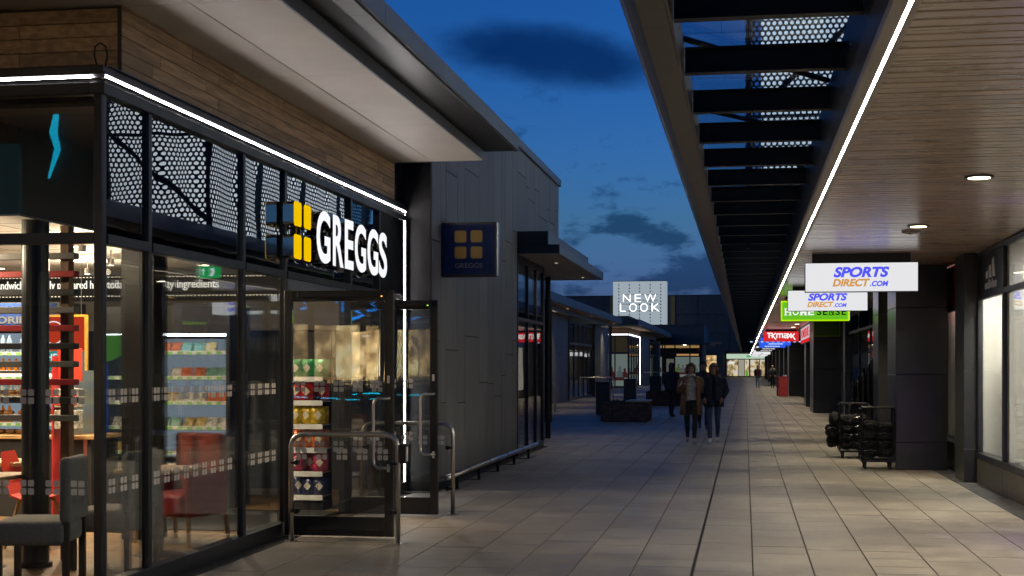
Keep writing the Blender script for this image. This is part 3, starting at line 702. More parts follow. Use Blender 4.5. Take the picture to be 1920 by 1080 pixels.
for y0, y1 in ((24.12, 25.24), (25.30, 26.30), (26.36, 27.20)):
    for z0, z1 in ((.12, 2.40), (2.46, 3.44)): part2('glass_pane', MB().box(WX - .03, WX - .018, y0, y1, z0, z1), m_glass)
part2('inner_wall', MB().box(-8, WX - .305, 27.28, 27.34, 0, 3.6).box(-5.3, -5.25, 24.1, 27.28, 0, 3.6).box(-5.25, WX - .06, 24.1, 27.28, -.02, .03), m_innerdark)
part2('canopy_slab', MB().cbox(WX + .002, -3.21, 24.05, 31.6, 3.572, 3.728, .004), [m_black]); part2('canopy_slab', MB().cbox(WX + .002, -3.41, 24.06, 30.3, 3.73, 3.965, .004), m_black)
part2('canopy_slab', MB().box(-6.5, WX - .302, 29.56, 31.59, 3.574, 3.726), m_black)
part2('canopy_soffit', MB().box(-6.4, -3.23, 27.36, 31.58, 3.560, 3.5715).box(WX + .01, -3.23, 24.06, 27.359, 3.560, 3.5715), m_soffit)
part2('canopy_fascia', MB().cbox(-3.2095, -3.195, 24.04, 31.61, 3.556, 3.735, .002), m_metal); part2('canopy_fascia', MB().cbox(-3.4095, -3.395, 24.05, 30.31, 3.7355, 3.97, .002), m_metal)
for y in (26.2, 30.6):  # two small lamps added under the canopy to brighten the dark paving
    part2('soffit_fill_light', MB().lathe([(.03, 3.556), (.03, 3.5595)], -3.55, y, 12), m_dimlens); lamp('soffit_fill_lamp', 'SPOT', (-3.55, y, 3.54), 60, (1, .84, .62), cb, spot_size=rad(140), spot_blend=.9, shadow_soft_size=.1)
po_ = thing('canopy_post', 'round canopy post with dark sleeve at the end of the panelled building', 'post', (-4.29, 30.3, 0))
build('shaft', MB().lathe([(.062, 0), (.062, 3.559)], -4.29, 30.3, 16), m_darkmetal, po_, smooth_=False)
build('sleeve', MB().lathe([(.085, .36), (.095, .37), (.095, 3.06), (.085, 3.07)], -4.29, 30.3, 18), m_black, po_)

# ================================================================== WALKWAY CANOPY (right)
cp = thing('walkway_canopy', 'long walkway canopy with steel cross beams, glass roof and varnished timber slat ceiling', 'canopy', (1.5, 40, 3.1))
pc = lambda n, mb, m, p=None, **k: build(n, mb, m, p if p is not None else cp, **k)
CZ, CY0, CY1 = 3.15, -12.0, 198.0
# timber slats across the walkway
def slat(mb, y, dx=0): 
    z = CZ + random.uniform(0, .003); mb.box(.735, 3.14, y + .010, y + .133, z, z + .022)
src = None; yy = 4.5; restm = MB()
while yy < 21.0:
    if src is None: t_ = MB(); t_.cbox(-1.2025, 1.2025, -.0615, .0615, 0, .022, .004); src = build('slat', t_, m_slat, cp, at=(0, 0, 0)); src.location = Vector((1.9375, yy, CZ)) - WP[cp.name]
    else: inst(src, 'slat', (1.9375, yy, CZ + random.uniform(0, .003)), cp)
    yy += .143
n0 = yy - .0715
while n0 < CY1: slat(restm, n0); n0 += .143
n0 = 4.5 - .0715 - .143
while n0 > CY0: slat(restm, n0); n0 -= .143
o = pc('slat_field', restm, m_slat); tag(o, kind='stuff')
pc('ceiling_backing', MB().box(.72, 3.30, CY0, CY1, 3.185, 3.20), m_innerdark)
# edge trim beside the light strip
y = CY0
while y < CY1:
    ln = 3.0 if y < 60 else 15.0; ln = min(ln, CY1 - y)
    pc('edge_trim', MB().box(.615, .679, y + .0015, y + ln - .0015, CZ - .02, CZ + .03).box(.698, .732, y + .0015, y + ln - .0015, CZ - .02, CZ + .03).box(.679, .698, y + .0015, y + ln - .0015, CZ + .0, CZ + .03), m_champ)
    pc('inner_panel', MB().box(.622, .66, y + .0015, y + ln - .0015, CZ + .031, 3.72), m_inner)
    y += ln
o = build('light_strip', MB().box(.682, .695, CY0, CY1 - .3, CZ - .016, CZ - .004), m_led_canopy); tag(o, 'very long white light strip along the edge of the walkway ceiling', 'light strip')
# outer edge beam
y = CY0
while y < CY1:
    ln = 3.9 if y < 60 else 15.0; ln = min(ln, CY1 - y)
    pc('edge_beam', MB().box(-.545, -.40, y + .002, y + ln - .002, 3.42, 3.44).box(-.405, -.385, y + .002, y + ln - .002, 3.441, 3.68).box(-.545, -.525, y + .002, y + ln - .002, 3.441, 3.60), m_edge)
    y += ln
y = CY0 + .8
while y < CY1:
    ln = 1.95 if y < 40 else 15.0; ln = min(ln, CY1 - y)
    pc('edge_flashing', MB().box(-.63, -.546, y + .003, y + ln - .003, 3.52, 3.535).box(-.645, -.63, y + .003, y + ln - .003, 3.50, 3.72), m_flash); y += ln
# cross beams and roof glass
y = 7.56 - 1.4 * 13; bsrc = None
while y < CY1 - 1:
    if bsrc is None:
        t_ = MB().box(-.50, .50, -.045, .045, 0, .010).box(-.50, .50, -.006, .006, .010, .155).box(-.50, .50, -.045, .045, .155, .165)
        for sx in (-.42, .42): t_.tube([(sx, -.02, .04), (sx, .02, .04)], .012, 6).tube([(sx, -.02, .12), (sx, .02, .12)], .012, 6)
        bsrc = build('cross_beam', t_, m_beam, cp, at=(0, 0, 0)); bsrc.location = Vector((.12, y, 3.47)) - WP[cp.name]
    else: inst(bsrc, 'cross_beam', (.12, y, 3.47), cp)
    y += 1.4
y = 7.56 - 1.4 * 13; gs = None
while y < CY1 - 1:
    if gs is None: gs = build('roof_glass', MB().box(-.55, .62, -.695, .695, 0, .012), m_roofglass, cp, at=(0, 0, 0)); gs.location = Vector((.03, y + .7, 3.725)) - WP[cp.name]
    else: inst(gs, 'roof_glass', (.03, y + .7, 3.725), cp)
    y += 1.4
for y in (6.5, 8.9, 11.3): pc('brace', MB().tube([(-.40, y, 3.69), (.60, y + 1.5, 3.69)], .02, 6), m_beam)
# recessed downlights
for k in range(27):
    yl = 11.83 + 4.03 * (k - 2)
    t_ = thing('downlight', ORD[k] + ' round downlight along the timber walkway ceiling, counted from the camera', 'light', (1.89, yl, CZ - .02), 'downlights along the walkway ceiling')
    build('rim', MB().lathe([(.118, CZ - .012), (.118, CZ - .0015), (.090, CZ - .0015)], 1.89, yl, 24), m_darkmetal, t_)
    build('lens', MB().lathe([(.088, CZ - .0145), (.088, CZ - .0125)], 1.89, yl, 24), m_down, t_)
    lamp('lamp', 'SPOT', (1.89, yl, CZ - .04), 310, (1, .86, .60), t_, spot_size=rad(96), spot_blend=.9, shadow_soft_size=.22)
t_ = thing('ceiling_sensor', 'flat pale disc sensor on the timber ceiling near the downlights', 'sensor', (1.88, 16.5, CZ - .03))
build('disc', MB().lathe([(.06, CZ - .03), (.10, CZ - .018), (.10, CZ - .001)], 1.88, 16.5, 24), m_champ, t_)
build('collar', MB().lathe([(.03, CZ - .036), (.03, CZ - .0305)], 1.88, 16.5, 12), m_darkmetal, t_)

# ================================================================== LIT PERFORATED TOWER above the canopy
tw = thing('perforated_tower', 'tall lit box of perforated dark metal standing above the walkway canopy', 'tower', (2.6, 26, 3.9))
build('lightbox', MB().box(.35, 5.3, 21.95, 31.0, 3.95, 9.2), m_tower, tw)
build('perforated_sheet', MB().box(.0, 5.5, 21.50, 21.504, 3.90, 9.4), m_perf, tw)
build('perforated_sheet', MB().box(.0, .004, 21.505, 31.2, 3.90, 9.4), m_perf, tw)
for x in (.02, 1.8, 3.6, 5.4): build('upright', MB().box(x, x + .06, 21.52, 21.60, 3.4, 9.35), m_beam, tw)
for y in (24.0, 26.5, 29.0, 31.0): build('upright', MB().box(.02, .10, y, y + .08, 3.74, 9.35), m_beam, tw)
for z in (5.4, 7.2): build('rail', MB().box(.0, 5.5, 21.61, 21.66, z, z + .05).box(.11, .15, 21.67, 31.1, z, z + .05), m_beam, tw)
build('brace', MB().tube([(.1, 21.7, 4.0), (2.0, 21.7, 5.6)], .045, 6).tube([(.25, 21.75, 5.6), (2.2, 21.75, 7.4)], .045, 6), m_beam, tw)
rf = thing('arcade_building', 'dark right hand parade of shops with tiled piers beneath the walkway ceiling', 'building', (5, 40, 0))
pr = lambda n, mb, m, p=None, **k: build(n, mb, m, p if p is not None else rf, **k)
pr('roof', MB().box(.74, 14, -12, 198, 3.40, 3.70), m_darkmetal)
pr('parapet', MB().box(.74, .86, -12, 21.3, 3.70, 3.95), m_clad_dark)
# --- shop plinths, frames and glass on the right, plane x = 3.15
SXR = 3.15
def pier(x0, x1, y0, y1, label=None, cuts=(0, .42, 1.47, 2.5, 3.149)):
    p_ = thing('tiled_pier', label, 'pier', ((x0 + x1) / 2, (y0 + y1) / 2, 0))
    for z0, z1 in zip(cuts, cuts[1:]): build('tile', MB().cbox(x0, x1, y0, y1, z0 + .0015, z1 - .0015, .006), m_tile, p_)
    return p_
pier(2.29, 3.05, 22.05, 23.30, 'broad dark tiled pier beside the black merchandise cages')
pier(2.29, 3.16, 24.90, 25.90, 'narrow dark tiled pier just behind the broad one by the cages')
pier(2.96, 3.18, 19.80, 20.60, 'slim dark tiled pilaster beside the first lit shop window', cuts=(0, .46, 1.55, 3.149))
pier(2.27, 3.24, 47.85, 50.2, 'dark tiled pier under the unlit green box sign')
pier(2.35, 3.2, 55.5, 57.0, 'slim dark pier just beyond the green box sign pier')
pier(2.29, 3.2, 74.5, 77.5, 'dark pier with red boxes standing beside it')
far_p = ((84, 'first'), (95, 'second'), (106, 'third'), (120, 'fourth'), (143, 'fifth'), (166, 'sixth'))
for y, nm in far_p: pier(2.29, 3.2, y, y + 1.6, nm + ' of the far row of dark piers beyond the red boxes')
pier(3.02, 3.2, 43.6, 44.4, 'thin dark pilaster right of the green box sign pier')
def bay(y0, y1, plinth=.42, head=2.53, top=3.14, glassz=True, doorway=False, mats=None):
    """one shop bay between y0 (near) and y1 (far)"""
    if plinth: pr('plinth', MB().cbox(SXR - .02, SXR + .25, y0, y1, 0, plinth - .08, .006), m_tilebrown)
    pr('sill', MB().cbox(SXR - .03, SXR + .12, y0, y1, plinth - .078, plinth, .004), m_frame)
    pr('transom', MB().cbox(SXR - .02, SXR + .05, y0, y1, head - .035, head + .035, .004), m_frame)
    pr('head_rail', MB().cbox(SXR - .02, SXR + .05, y0, y1, top - .06, top, .004), m_frame)
    pr('mullion', MB().cbox(SXR - .018, SXR + .05, y0 - .035, y0 + .035, plinth, top - .06, .004), m_frame)
    pr('glass_pane', MB().box(SXR + .012, SXR + .022, y0 + .035, y1 - .0, plinth, head - .035), m_glass)
    return
# sportswear shop windows (nearest, right edge of frame)
for a, b in ((17.88, 19.78), (15.3, 17.88), (12.7, 15.3), (10.1, 12.7), (7.5, 10.1), (4.9, 7.5)): bay(a, b)
pr('end_frame', MB().cbox(SXR - .018, SXR + .05, 19.70, 19.795, .0, 3.14, .004), m_frame)
pr('glass_pane', MB().box(SXR + .012, SXR + .022, 4.9, 17.845, 2.565, 3.08), m_glass)
lp = pr('logo_panel', MB().box(SXR + .005, SXR + .02, 17.915, 19.70, 2.566, 3.079), M('black_sign_panel', (.012, .014, .02), .35, var=.1))
mlogo = M('pale_logo_print', (.55, .55, .57), .5, var=.02)
# three slanted stripes and the name, facing the walkway
for k, (h, o_) in enumerate(((.10, 0), (.17, .25), (.25, .50))):
    w_ = .19
    build('logo_stripe', MB().prism([(o_, 0), (o_ + w_, 0), (o_ + w_ - h * .35, h), (o_ - h * .35 + .03, h * .88)], 'W', (SXR + .004, 19.20, 2.755), .002), mlogo, lp)
mb = MB(); text(mb, 'adidas', 'W', (SXR + .004, 19.27, 2.615), width=.88, height=.12, depth=.002, bold=.035); build('lettering', mb, mlogo, lp)
# inside the sportswear shop
ns = thing('shop_interior', 'pale lit interior of the sportswear shop behind its windows', 'shop interior', (5, 13, 0))
pi_ = lambda n, mb, m, p=None, **k: build(n, mb, m, p if p is not None else ns, **k)
pi_('floor', MB().box(SXR + .26, 9, 3, 20.3, .28, .30), m_shopfloor); pi_('ceiling', MB().box(SXR + .06, 9, 3, 20.3, 3.10, 3.139), m_whitewall)
pi_('partition', MB().box(SXR + .50, SXR + .56, 17.98, 20.26, .30, 3.10).box(SXR + .056, SXR + .50, 20.15, 20.262, .30, 3.10), m_whitewall)
pi_('skirting', MB().box(SXR + .485, SXR + .4995, 17.98, 20.145, .30, .40), m_whitewall)
pi_('window_jamb', MB().box(SXR + .03, SXR + .20, 17.70, 17.84, .42, 3.09), m_whitewall)
pi_('back_wall', MB().box(8.9, 9, 3, 20.3, .3, 3.1).box(SXR + .56, 9, 20.2, 20.3, .3, 3.1), m_whitewall)
for y in (6, 9.5, 13, 16.5): 
    pi_('ceiling_lamp', MB().box(4.2, 5.6, y - .15, y + .15, 3.085, 3.099), EM('shop_panel_light', (1, .95, .86), 5)); 
    lamp('lamp', 'AREA', (4.6, y, 3.07), 180, (1, .94, .85), ns, size=.9)
pi_('window_lamp', MB().box(3.30, 3.42, 18.2, 20.0, 3.09, 3.0995), EM('window_panel_light', (1, .95, .84), 6)); lamp('lamp', 'AREA', (3.40, 18.9, 3.08), 230, (1, .94, .82), ns, size=.35)
bn = thing('sale_poster', 'tall narrow shop poster with red 40 and a dark sports figure on snow', 'poster', (3.54, 19.42, .3))
build('board', MB().box(3.435, 3.645, 19.40, 19.42, .46, 2.42), m_whitewall, bn)
build('red_band', MB().box(3.438, 3.642, 19.396, 19.3995, .48, 1.02), m_redbox, bn)
build('snow_band', MB().box(3.438, 3.642, 19.396, 19.3995, 1.022, 1.70), M('snow_print', (.40, .46, .55), .6, var=.6, scale=16), bn)
mb = MB(); text(mb, '40', 'S', (3.442, 19.3995, 2.08), width=.195, height=.30, depth=.003, bold=.03); build('numerals', mb, m_redbox, bn)
build('figure_print', MB().prism([(.06, 0), (.12, 0), (.125, .45), (.115, .75), (.10, .95), (.075, .75), (.055, .45)], 'S', (3.45, 19.395, .55), .002), m_signdark, bn)
build('foot', MB().box(3.43, 3.64, 19.36, 19.46, .301, .32).box(3.52, 3.56, 19.40, 19.42, .32, .46), m_steel, bn)
for k, (y, c_) in enumerate(((16.2, (.35, .20, .15)), (15.4, (.08, .08, .1)), (14.6, (.4, .36, .3)))):
    rk = thing('clothes_rail', ('nearest', 'middle', 'furthest right')[k] + ' clothes rail with hanging garments inside the sportswear shop', 'clothes rail', (5.6, y, .3))
    build('frame', MB().tube([(5.2, y, .3), (5.2, y, 1.8), (6.4, y, 1.8), (6.4, y, .3)], .015, 8), m_steel, rk)
    for q in range(10): build('garment', MB().rbox(5.26 + q * .115, 5.34 + q * .115, y - .2, y + .2, .75 + (q % 3) * .08, 1.77, .03, 2), M('garment_cloth_%d_%d' % (k, q), tuple(min(1, max(.01, c0 * random.uniform(.4, 1.8))) for c0 in c_), .9), rk)
# recessed bay with red header between pilaster and broad pier
pr('recess_header', MB().box(SXR + .02, SXR + .04, 20.61, 24.80, 2.5, 3.14), M('red_header_panel', (.42, .012, .02), .4))
pr('recess_frame', MB().cbox(SXR - .01, SXR + .06, 21.75, 21.82, .42, 3.14, .004).cbox(SXR - .008, SXR + .055, 20.62, 21.74, 2.44, 2.50, .004).cbox(SXR - .008, SXR + .055, 21.83, 24.80, 2.44, 2.50, .004), m_frame)
mb = MB(); text(mb, 'H', 'W', (SXR + .018, 22.9, 2.62), width=.30, height=.24, depth=.004, bold=.03); pr('header_lettering', mb, m_whitewall)
pr('recess_wall', MB().box(SXR + .30, SXR + .32, 20.62, 24.80, .42, 3.1), m_whitewall); pr('recess_glass', MB().box(SXR + .02, SXR + .03, 20.62, 24.80, .42, 2.44), m_glass); lamp('recess_lamp', 'AREA', (SXR + .17, 22.6, 2.9), 45, (1, .93, .85), rf, shape='RECTANGLE', size=.2, size_y=3.5)
pr('recess_plinth', MB().cbox(SXR + .0, SXR + .2, 20.61, 24.80, 0, .42, .005), m_tile)
# darker sports shop behind the cages, and the far parade of bays
for i, (a, b) in enumerate(((25.95, 29.4), (29.4, 32.9), (32.9, 36.4), (36.4, 39.9), (39.9, 43.58))): bay(a, b, plinth=.30, head=2.6)
pr('inner_wall', MB().box(4.6, 4.66, 20.4, 47, .0, 3.14), m_innerdark)
pr('inner_floor', MB().box(SXR + .26, 4.6, 23.3, 47, -.02, .02), m_shopfloor)
for k, (y, c_) in enumerate(((28.2, (.32, .02, .03)), (33.6, (.35, .16, .02)), (37.0, (.22, .03, .20)), (41.0, (.30, .30, .33)))):
    bnn = thing('window_banner', ('dark red', 'orange', 'purple', 'grey')[k] + ' hanging banner in the window behind the cages', 'banner', (3.3, y, .6))
    build('cloth', MB().box(3.28, 3.29, y, y + .55, .7, 2.5), M('banner_print_%d' % k, c_, .6, var=.5, scale=5), bnn)
    build('rod', MB().tube([(3.285, y - .03, 2.51), (3.285, y + .58, 2.51)], .012, 6), m_steel, bnn)
pr('far_shop_wall', MB().box(3.18, 3.30, 50.21, 198, 0, 3.14).box(3.18, 3.3, 44.41, 47.84, 0, 3.14), m_tile)
for i, (y, c_) in enumerate(((60, (.9, .8, .6)), (66, (.9, .85, .7)), (79, (.5, .6, 1)), (88, (.9, .75, .5)), (99, (.9, .8, .6)), (110, (.9, .8, .6)), (124, (.9, .8, .6)), (132, (.9, .8, .6)), (148, (.9, .8, .6)))):
    pr('lit_window', MB().box(3.165, 3.178, y, y + 3.2, .4, 2.5), EM('far_window_%d' % i, c_, .35)); pr('window_frame', MB().box(3.15, 3.164, y - .1, y, .3, 2.6).box(3.15, 3.164, y + 3.2, y + 3.3, .3, 2.6).box(3.15, 3.164, y + 1.55, y + 1.65, .3, 2.6), m_frame)
# purple neon in the window just beyond the right edge of the frame
t_ = thing('neon_sign', 'purple neon strip sign in the sportswear window beyond the right edge', 'sign', (3.08, 12.9, .9))
build('tube', MB().tube([(3.09, 12.9, .5), (3.09, 13.6, .5), (3.09, 13.6, 1.1), (3.09, 12.9, 1.1), (3.09, 12.9, .5)], .014, 8), m_purple, t_)
build('backing', MB().box(3.115, 3.125, 12.8, 13.7, .43, 1.2), m_black, t_)
lamp('lamp', 'POINT', (2.98, 13.3, .6), 11, (.32, .10, 1), t_, shadow_soft_size=.15)

# ---------------------------------------------------------------- hanging lit signs
def hang(name, label, y, x0, x1, z0, z1, mface, dep=.14, edge=None, hangers=True, top=3.147):
    t_ = thing(name, label, 'sign', ((x0 + x1) / 2, y, z0))
    build('case', MB().cbox(x0, x1, y + .004, y + dep, z0, z1, .006), m_frame, t_)
    if edge: build('border', MB().box(x0 + .002, x1 - .002, y + .001, y + .0035, z0 + .002, z1 - .002), edge, t_)
    b = .035 if edge else .008
    build('face', MB().box(x0 + b, x1 - b, y - .002, y + .0005, z0 + b, z1 - b), mface, t_)
    if top - z1 > .004:
        build('mounting_bar', MB().box(x0 + .10, x1 - .10, y + .04, y + .10, z1 + .0005, top), m_black, t_)
    return t_
def sd(y, label, dz=0.0):
    t_ = hang('hanging_sign', label, y, .815, 2.33, 2.615 + dz, 3.02 + dz, m_sdwhite)
    for w_, x, z, wd, ht, m_, b_ in (('SPORTS', 1.20, 2.815, .745, .145, m_sdblue, .045), ('DIRECT', 1.187, 2.69, .50, .105, m_sdorange, .040), ('.COM', 1.685, 2.69, .25, .075, m_sdblue, .040)):
        mb = MB(); text(mb, w_, 'S', (x, y - .0025, z + dz), width=wd, height=ht, depth=.002, bold=b_, shear=.25); build('lettering', mb, m_, t_)
sd(19.55, 'nearest white lit hanging sign reading SPORTS DIRECT .COM')
sd(27.45, 'second white lit hanging sign reading SPORTS DIRECT .COM, behind the nearest one', .045)
t_ = hang('hanging_sign', 'bright green lit hanging sign reading HOMESENSE', 31.7, .79, 2.29, 2.60, 3.06, m_green, edge=m_greenedge)
build('side_glow', MB().box(2.2905, 2.30, 31.706, 31.835, 2.62, 3.04), m_sdwhite, t_)
mlw = EM('white_sign_print', (.95, .97, .95), 1.0)
def slab_text(mb, s, x, y, z, wl, h, gap):
    for ch in s:
        text(mb, ch, 'S', (x, y, z), width=wl, height=h, depth=.002, bold=.02)
        if ch in 'HMN':
            for uu in (0, wl - .035): mb.box(x + uu - .015, x + uu + .05, y - .0023, y - .0002, z - .003, z + .012); mb.box(x + uu - .015, x + uu + .05, y - .0023, y - .0002, z + h - .012, z + h + .003)
        x += wl + gap
    return x
mb = MB(); xe = slab_text(mb, 'HOME', .88, 31.6975, 2.735, .135, .15, .035); build('lettering', mb, mlw, t_)
mb = MB(); slab_text(mb, 'SENSE', xe + .02, 31.6975, 2.735, .10, .15, .035); build('lettering', mb, m_signdark, t_)
t_ = hang('box_sign', 'unlit green box sign with yellow green border over the dark tiled pier', 47.6, 2.27, 3.15, 2.58, 3.13, m_greendull, dep=.24, edge=m_greenduledge)
t_ = thing('fascia_lightbox', 'lit red and white fascia box seen edge on beside the green box sign', 'sign', (2.2, 53, 2.5))
build('case', MB().box(2.262, 2.6, 50.3, 58.0, 2.48, 3.12), m_frame, t_)
build('face', MB().box(2.25, 2.2615, 50.32, 57.98, 2.62, 3.10), EM('pale_pink_face', (.75, .55, .6), .8), t_)
build('red_edge', MB().box(2.249, 2.2615, 50.32, 57.98, 2.50, 2.619), m_tkred, t_)
mb = MB(); text(mb, 'HOMESENSE', 'W', (2.2495, 57.5, 2.70), width=6.6, height=.32, depth=.004, bold=.02); build('lettering', mb, m_tkred, t_)
t_ = hang('hanging_sign', 'red lit hanging sign reading TK maxx', 60.0, .76, 2.25, 2.63, 3.07, m_tkred)
# rounded joined-up lettering with long kicked tails
mb = MB(); yq = 59.9975
def stroke(mb, pts, w_): 
    for (a, b) in zip(pts, pts[1:]):
        d_ = Vector((b[0] - a[0], b[1] - a[1])); l_ = d_.length; d_ = d_ / l_; n_ = Vector((-d_.y, d_.x)) * w_ / 2; e_ = d_ * w_ * .35
        mb.prism([(a[0] - e_.x - n_.x, a[1] - e_.y - n_.y), (b[0] + e_.x - n_.x, b[1] + e_.y - n_.y), (b[0] + e_.x + n_.x, b[1] + e_.y + n_.y), (a[0] - e_.x + n_.x, a[1] - e_.y + n_.y)], 'S', (0, yq, 0), .002 + random.random() * .0004)
n_before = len(mb.v)
W_ = .05; zb, zt = 2.80, 2.985
stroke(mb, [(1.02, zt), (1.19, zt)], W_); stroke(mb, [(1.09, zt), (1.09, zb)], W_)                                  # T
stroke(mb, [(1.22, zt), (1.22, zb)], W_); stroke(mb, [(1.36, zt), (1.23, 2.89), (1.37, 2.735)], W_)                   # K with tail
stroke(mb, [(1.14, 2.89), (1.20, 2.89)], .03)
stroke(mb, [(1.41, zb), (1.41, 2.94), (1.44, 2.96), (1.53, 2.96), (1.53, zb)], W_); stroke(mb, [(1.53, 2.95), (1.56, 2.96), (1.64, 2.96), (1.65, 2.94), (1.65, zb)], W_)  # m
stroke(mb, [(1.72, 2.96), (1.84, 2.96), (1.85, zb), (1.73, zb), (1.71, 2.83), (1.73, 2.88), (1.84, 2.88)], .045)        # a
stroke(mb, [(1.88, 2.96), (2.02, zb)], W_); stroke(mb, [(2.01, 2.96), (1.86, zb - .02)], W_); stroke(mb, [(1.99, 2.96), (2.17, 2.725)], W_); stroke(mb, [(2.14, 2.96), (2.0, zb)], W_)  # xx
mb.v = [(v_[0] - .08, v_[1], v_[2]) for v_ in mb.v]
build('lettering', mb, mlw, t_)
def plain(y, label, mface, words, mt, x0=.78, x1=2.30, z0=2.64, z1=3.05, th=.06):
    t_ = hang('hanging_sign', label, y, x0, x1, z0, z1, mface)
    for i, s in enumerate(words):
        if not s: continue
        mb = MB(); text(mb, s, 'S', ((x0 + x1) / 2, y - .0025, z0 + .05 + .11 * (len(words) - 1 - i)), height=th, depth=.002, bold=.02, center=True); build('lettering', mb, mt, t_)
mbluep = EM('pale_blue_print', (.5, .65, 1), 1.0)
plain(72.0, 'nearer blue lit hanging sign below the red sign', m_blueface, ('- - - - - - - - - -', '-----'), mbluep)
plain(81.0, 'further blue lit hanging sign just behind the first blue one', m_blueface, ('', '------'), mbluep)
plain(93.0, 'nearer black hanging sign with two lines of white lettering', m_black, ('- - - - -', 'SHOPPING PARK'), mlw, th=.08)
plain(103.0, 'further black hanging sign with white lettering', m_black, ('', 'SHOPPING PARK'), mlw, th=.08)
plain(130.0, 'nearest plain white lit hanging sign far along the walkway', m_sdwhite, ('-',), m_signdark)
plain(146.0, 'middle plain white lit hanging sign far along the walkway', m_sdwhite, ('-',), m_signdark)
plain(160.0, 'furthest plain white lit hanging sign near the end of the walkway', m_sdwhite, ('-',), m_signdark)

# ================================================================== LEFT SIDE, FURTHER BUILDINGS
def clad_run(parent, x, y0, y1, z0, z1, n, mat=m_clad):
    w_ = (y1 - y0) / n
    for i in range(n):
        zc = z0 + (z1 - z0) * random.uniform(.35, .75)
        for a, b in ((z0, zc), (zc, z1)): build('panel', MB().box(x - .04, x, y0 + i * w_ + .012, y0 + (i + 1) * w_ - .012, a + .008, b - .008), mat, parent)
    build('panel_backing', MB().box(x - .3, x - .041, y0, y1, z0, z1), m_innerdark, parent)
def window_run(parent, x, y0, y1, n, z1=3.7, zt=2.6, inner=None):
    w_ = (y1 - y0) / n
    for i in range(n + 1): build('mullion', MB().box(x - .08, x + .02, y0 + i * w_ - .05, y0 + i * w_ + .05, 0, z1), m_frame, parent)
    for z in (0, zt, z1 - .1): build('transom', MB().box(x - .07, x + .015, y0, y1, z, z + .11), m_frame, parent)
    for i in range(n):
        build('glass_pane', MB().box(x - .03, x - .015, y0 + i * w_ + .05, y0 + (i + 1) * w_ - .05, .11, zt), m_glass, parent)
        build('glass_pane', MB().box(x - .03, x - .015, y0 + i * w_ + .05, y0 + (i + 1) * w_ - .05, zt + .11, z1 - .1), m_glass, parent)
b3 = thing('low_shop_building', 'low grey clad shop with a long flat eave beyond the round canopy post', 'building', (-10, 62, 0))
p3_ = lambda n, mb, m, p=None, **k: build(n, mb, m, p if p is not None else b3, **k)
clad_run(b3, -8.0, 46, 62.6, 0, 3.9, 10); clad_run(b3, -7.9, 76.2, 81.0, 0, 3.8, 4)
p3_('recess', MB().box(-8.5, -8.02, 62.62, 63.4, 0, 3.9), m_black); p3_('return_panel', MB().box(-8.3, -7.86, 73.4, 76.18, 0, 3.8), m_black)
window_run(b3, -8.0, 63.5, 73.3, 5)
p3_('inner_wall', MB().box(-12, -11.9, 63, 74, 0, 3.7).box(-11.9, -8.1, 74, 74.1, 0, 3.7), m_taupe)
for a in range(45, 79, 5): p3_('roof_edge', MB().cbox(-7.03, -6.98, a + .01, min(a + 5, 79.5) - .01, 4.0, 4.33, .005), m_metal)
p3_('roof', MB().box(-13, -7.031, 45, 79.5, 4.02, 4.30), m_darkmetal); p3_('eave_soffit', MB().box(-7.96, -7.04, 45.1, 79.4, 3.965, 4.015), m_oak)
p3_('eave_step', MB().box(-7.5, -7.45, 45.1, 77, 3.80, 3.96), m_metal)
lamp('shop_lamp', 'POINT', (-9.6, 67, 2.8), 60, (1, .82, .55), b3, shadow_soft_size=.3)
for y in (49, 57, 66, 77.5):  # eave lamps added as ground fill; only the end one follows a seen glow
    build('eave_fill_light', MB().lathe([(.045, 3.957), (.045, 3.964)], -7.25, y, 12), m_dimlens, b3); lamp('eave_fill_lamp', 'SPOT', (-7.25, y, 3.93), 130, (1, .82, .58), b3, spot_size=rad(120), spot_blend=.9, shadow_soft_size=.1)
b4 = thing('corner_shop_building', 'low shop with white lit window outline and a flat overhanging roof on a post', 'building', (-10.5, 112, 0))
p4_ = lambda n, mb, m, p=None, **k: build(n, mb, m, p if p is not None else b4, **k)
X4, Y4 = -8.25, 99.8
p4_('roof', MB().box(-14, -7.25, 95.5, 146, 4.42, 4.80), m_black); p4_('roof_edge', MB().box(-7.249, -7.18, 95.5, 146, 4.40, 4.82), m_metal)
p4_('roof_step', MB().box(-14, -8.0, 97, 130, 4.805, 5.1), m_black)
p4_('eave_soffit', MB().box(-13.9, -7.3, 95.6, 145, 4.36, 4.415), m_oak)
p4_('upper_board', MB().box(-13, X4, Y4 + .02, Y4 + .1, 3.95, 4.35).box(X4 - .08, X4, Y4 + .11, 131, 3.95, 4.35), m_oak)
p4_('head_frame', MB().box(-13, X4, Y4 - .02, Y4 + .08, 3.74, 3.95).box(X4 - .08, X4 + .01, Y4 + .09, 111, 3.74, 3.94), m_frame)
for x in (-10.05, -9.2, X4): p4_('mullion', MB().box(x - .09, x, Y4 - .03, Y4 + .07, 0, 3.74), m_frame)
p4_('transom', MB().box(-13, X4 - .09, Y4 - .01, Y4 + .05, 2.45, 2.6).box(-13, X4 - .09, Y4 - .01, Y4 + .05, 0, .15), m_frame)
p4_('upper_glass', MB().box(-13, X4 - .09, Y4 + .01, Y4 + .03, 2.6, 3.74), m_glass)
m_frost = EM('frosted_lit_window', (.20, .25, .23), .55)
m_teal = EM('teal_silhouette', (.03, .09, .10), .6); m_maroon = EM('maroon_silhouette', (.06, .015, .015), .6); m_palegr = EM('grey_silhouette', (.10, .13, .14), .6); m_olive = EM('olive_silhouette', (.10, .13, .05), .6)
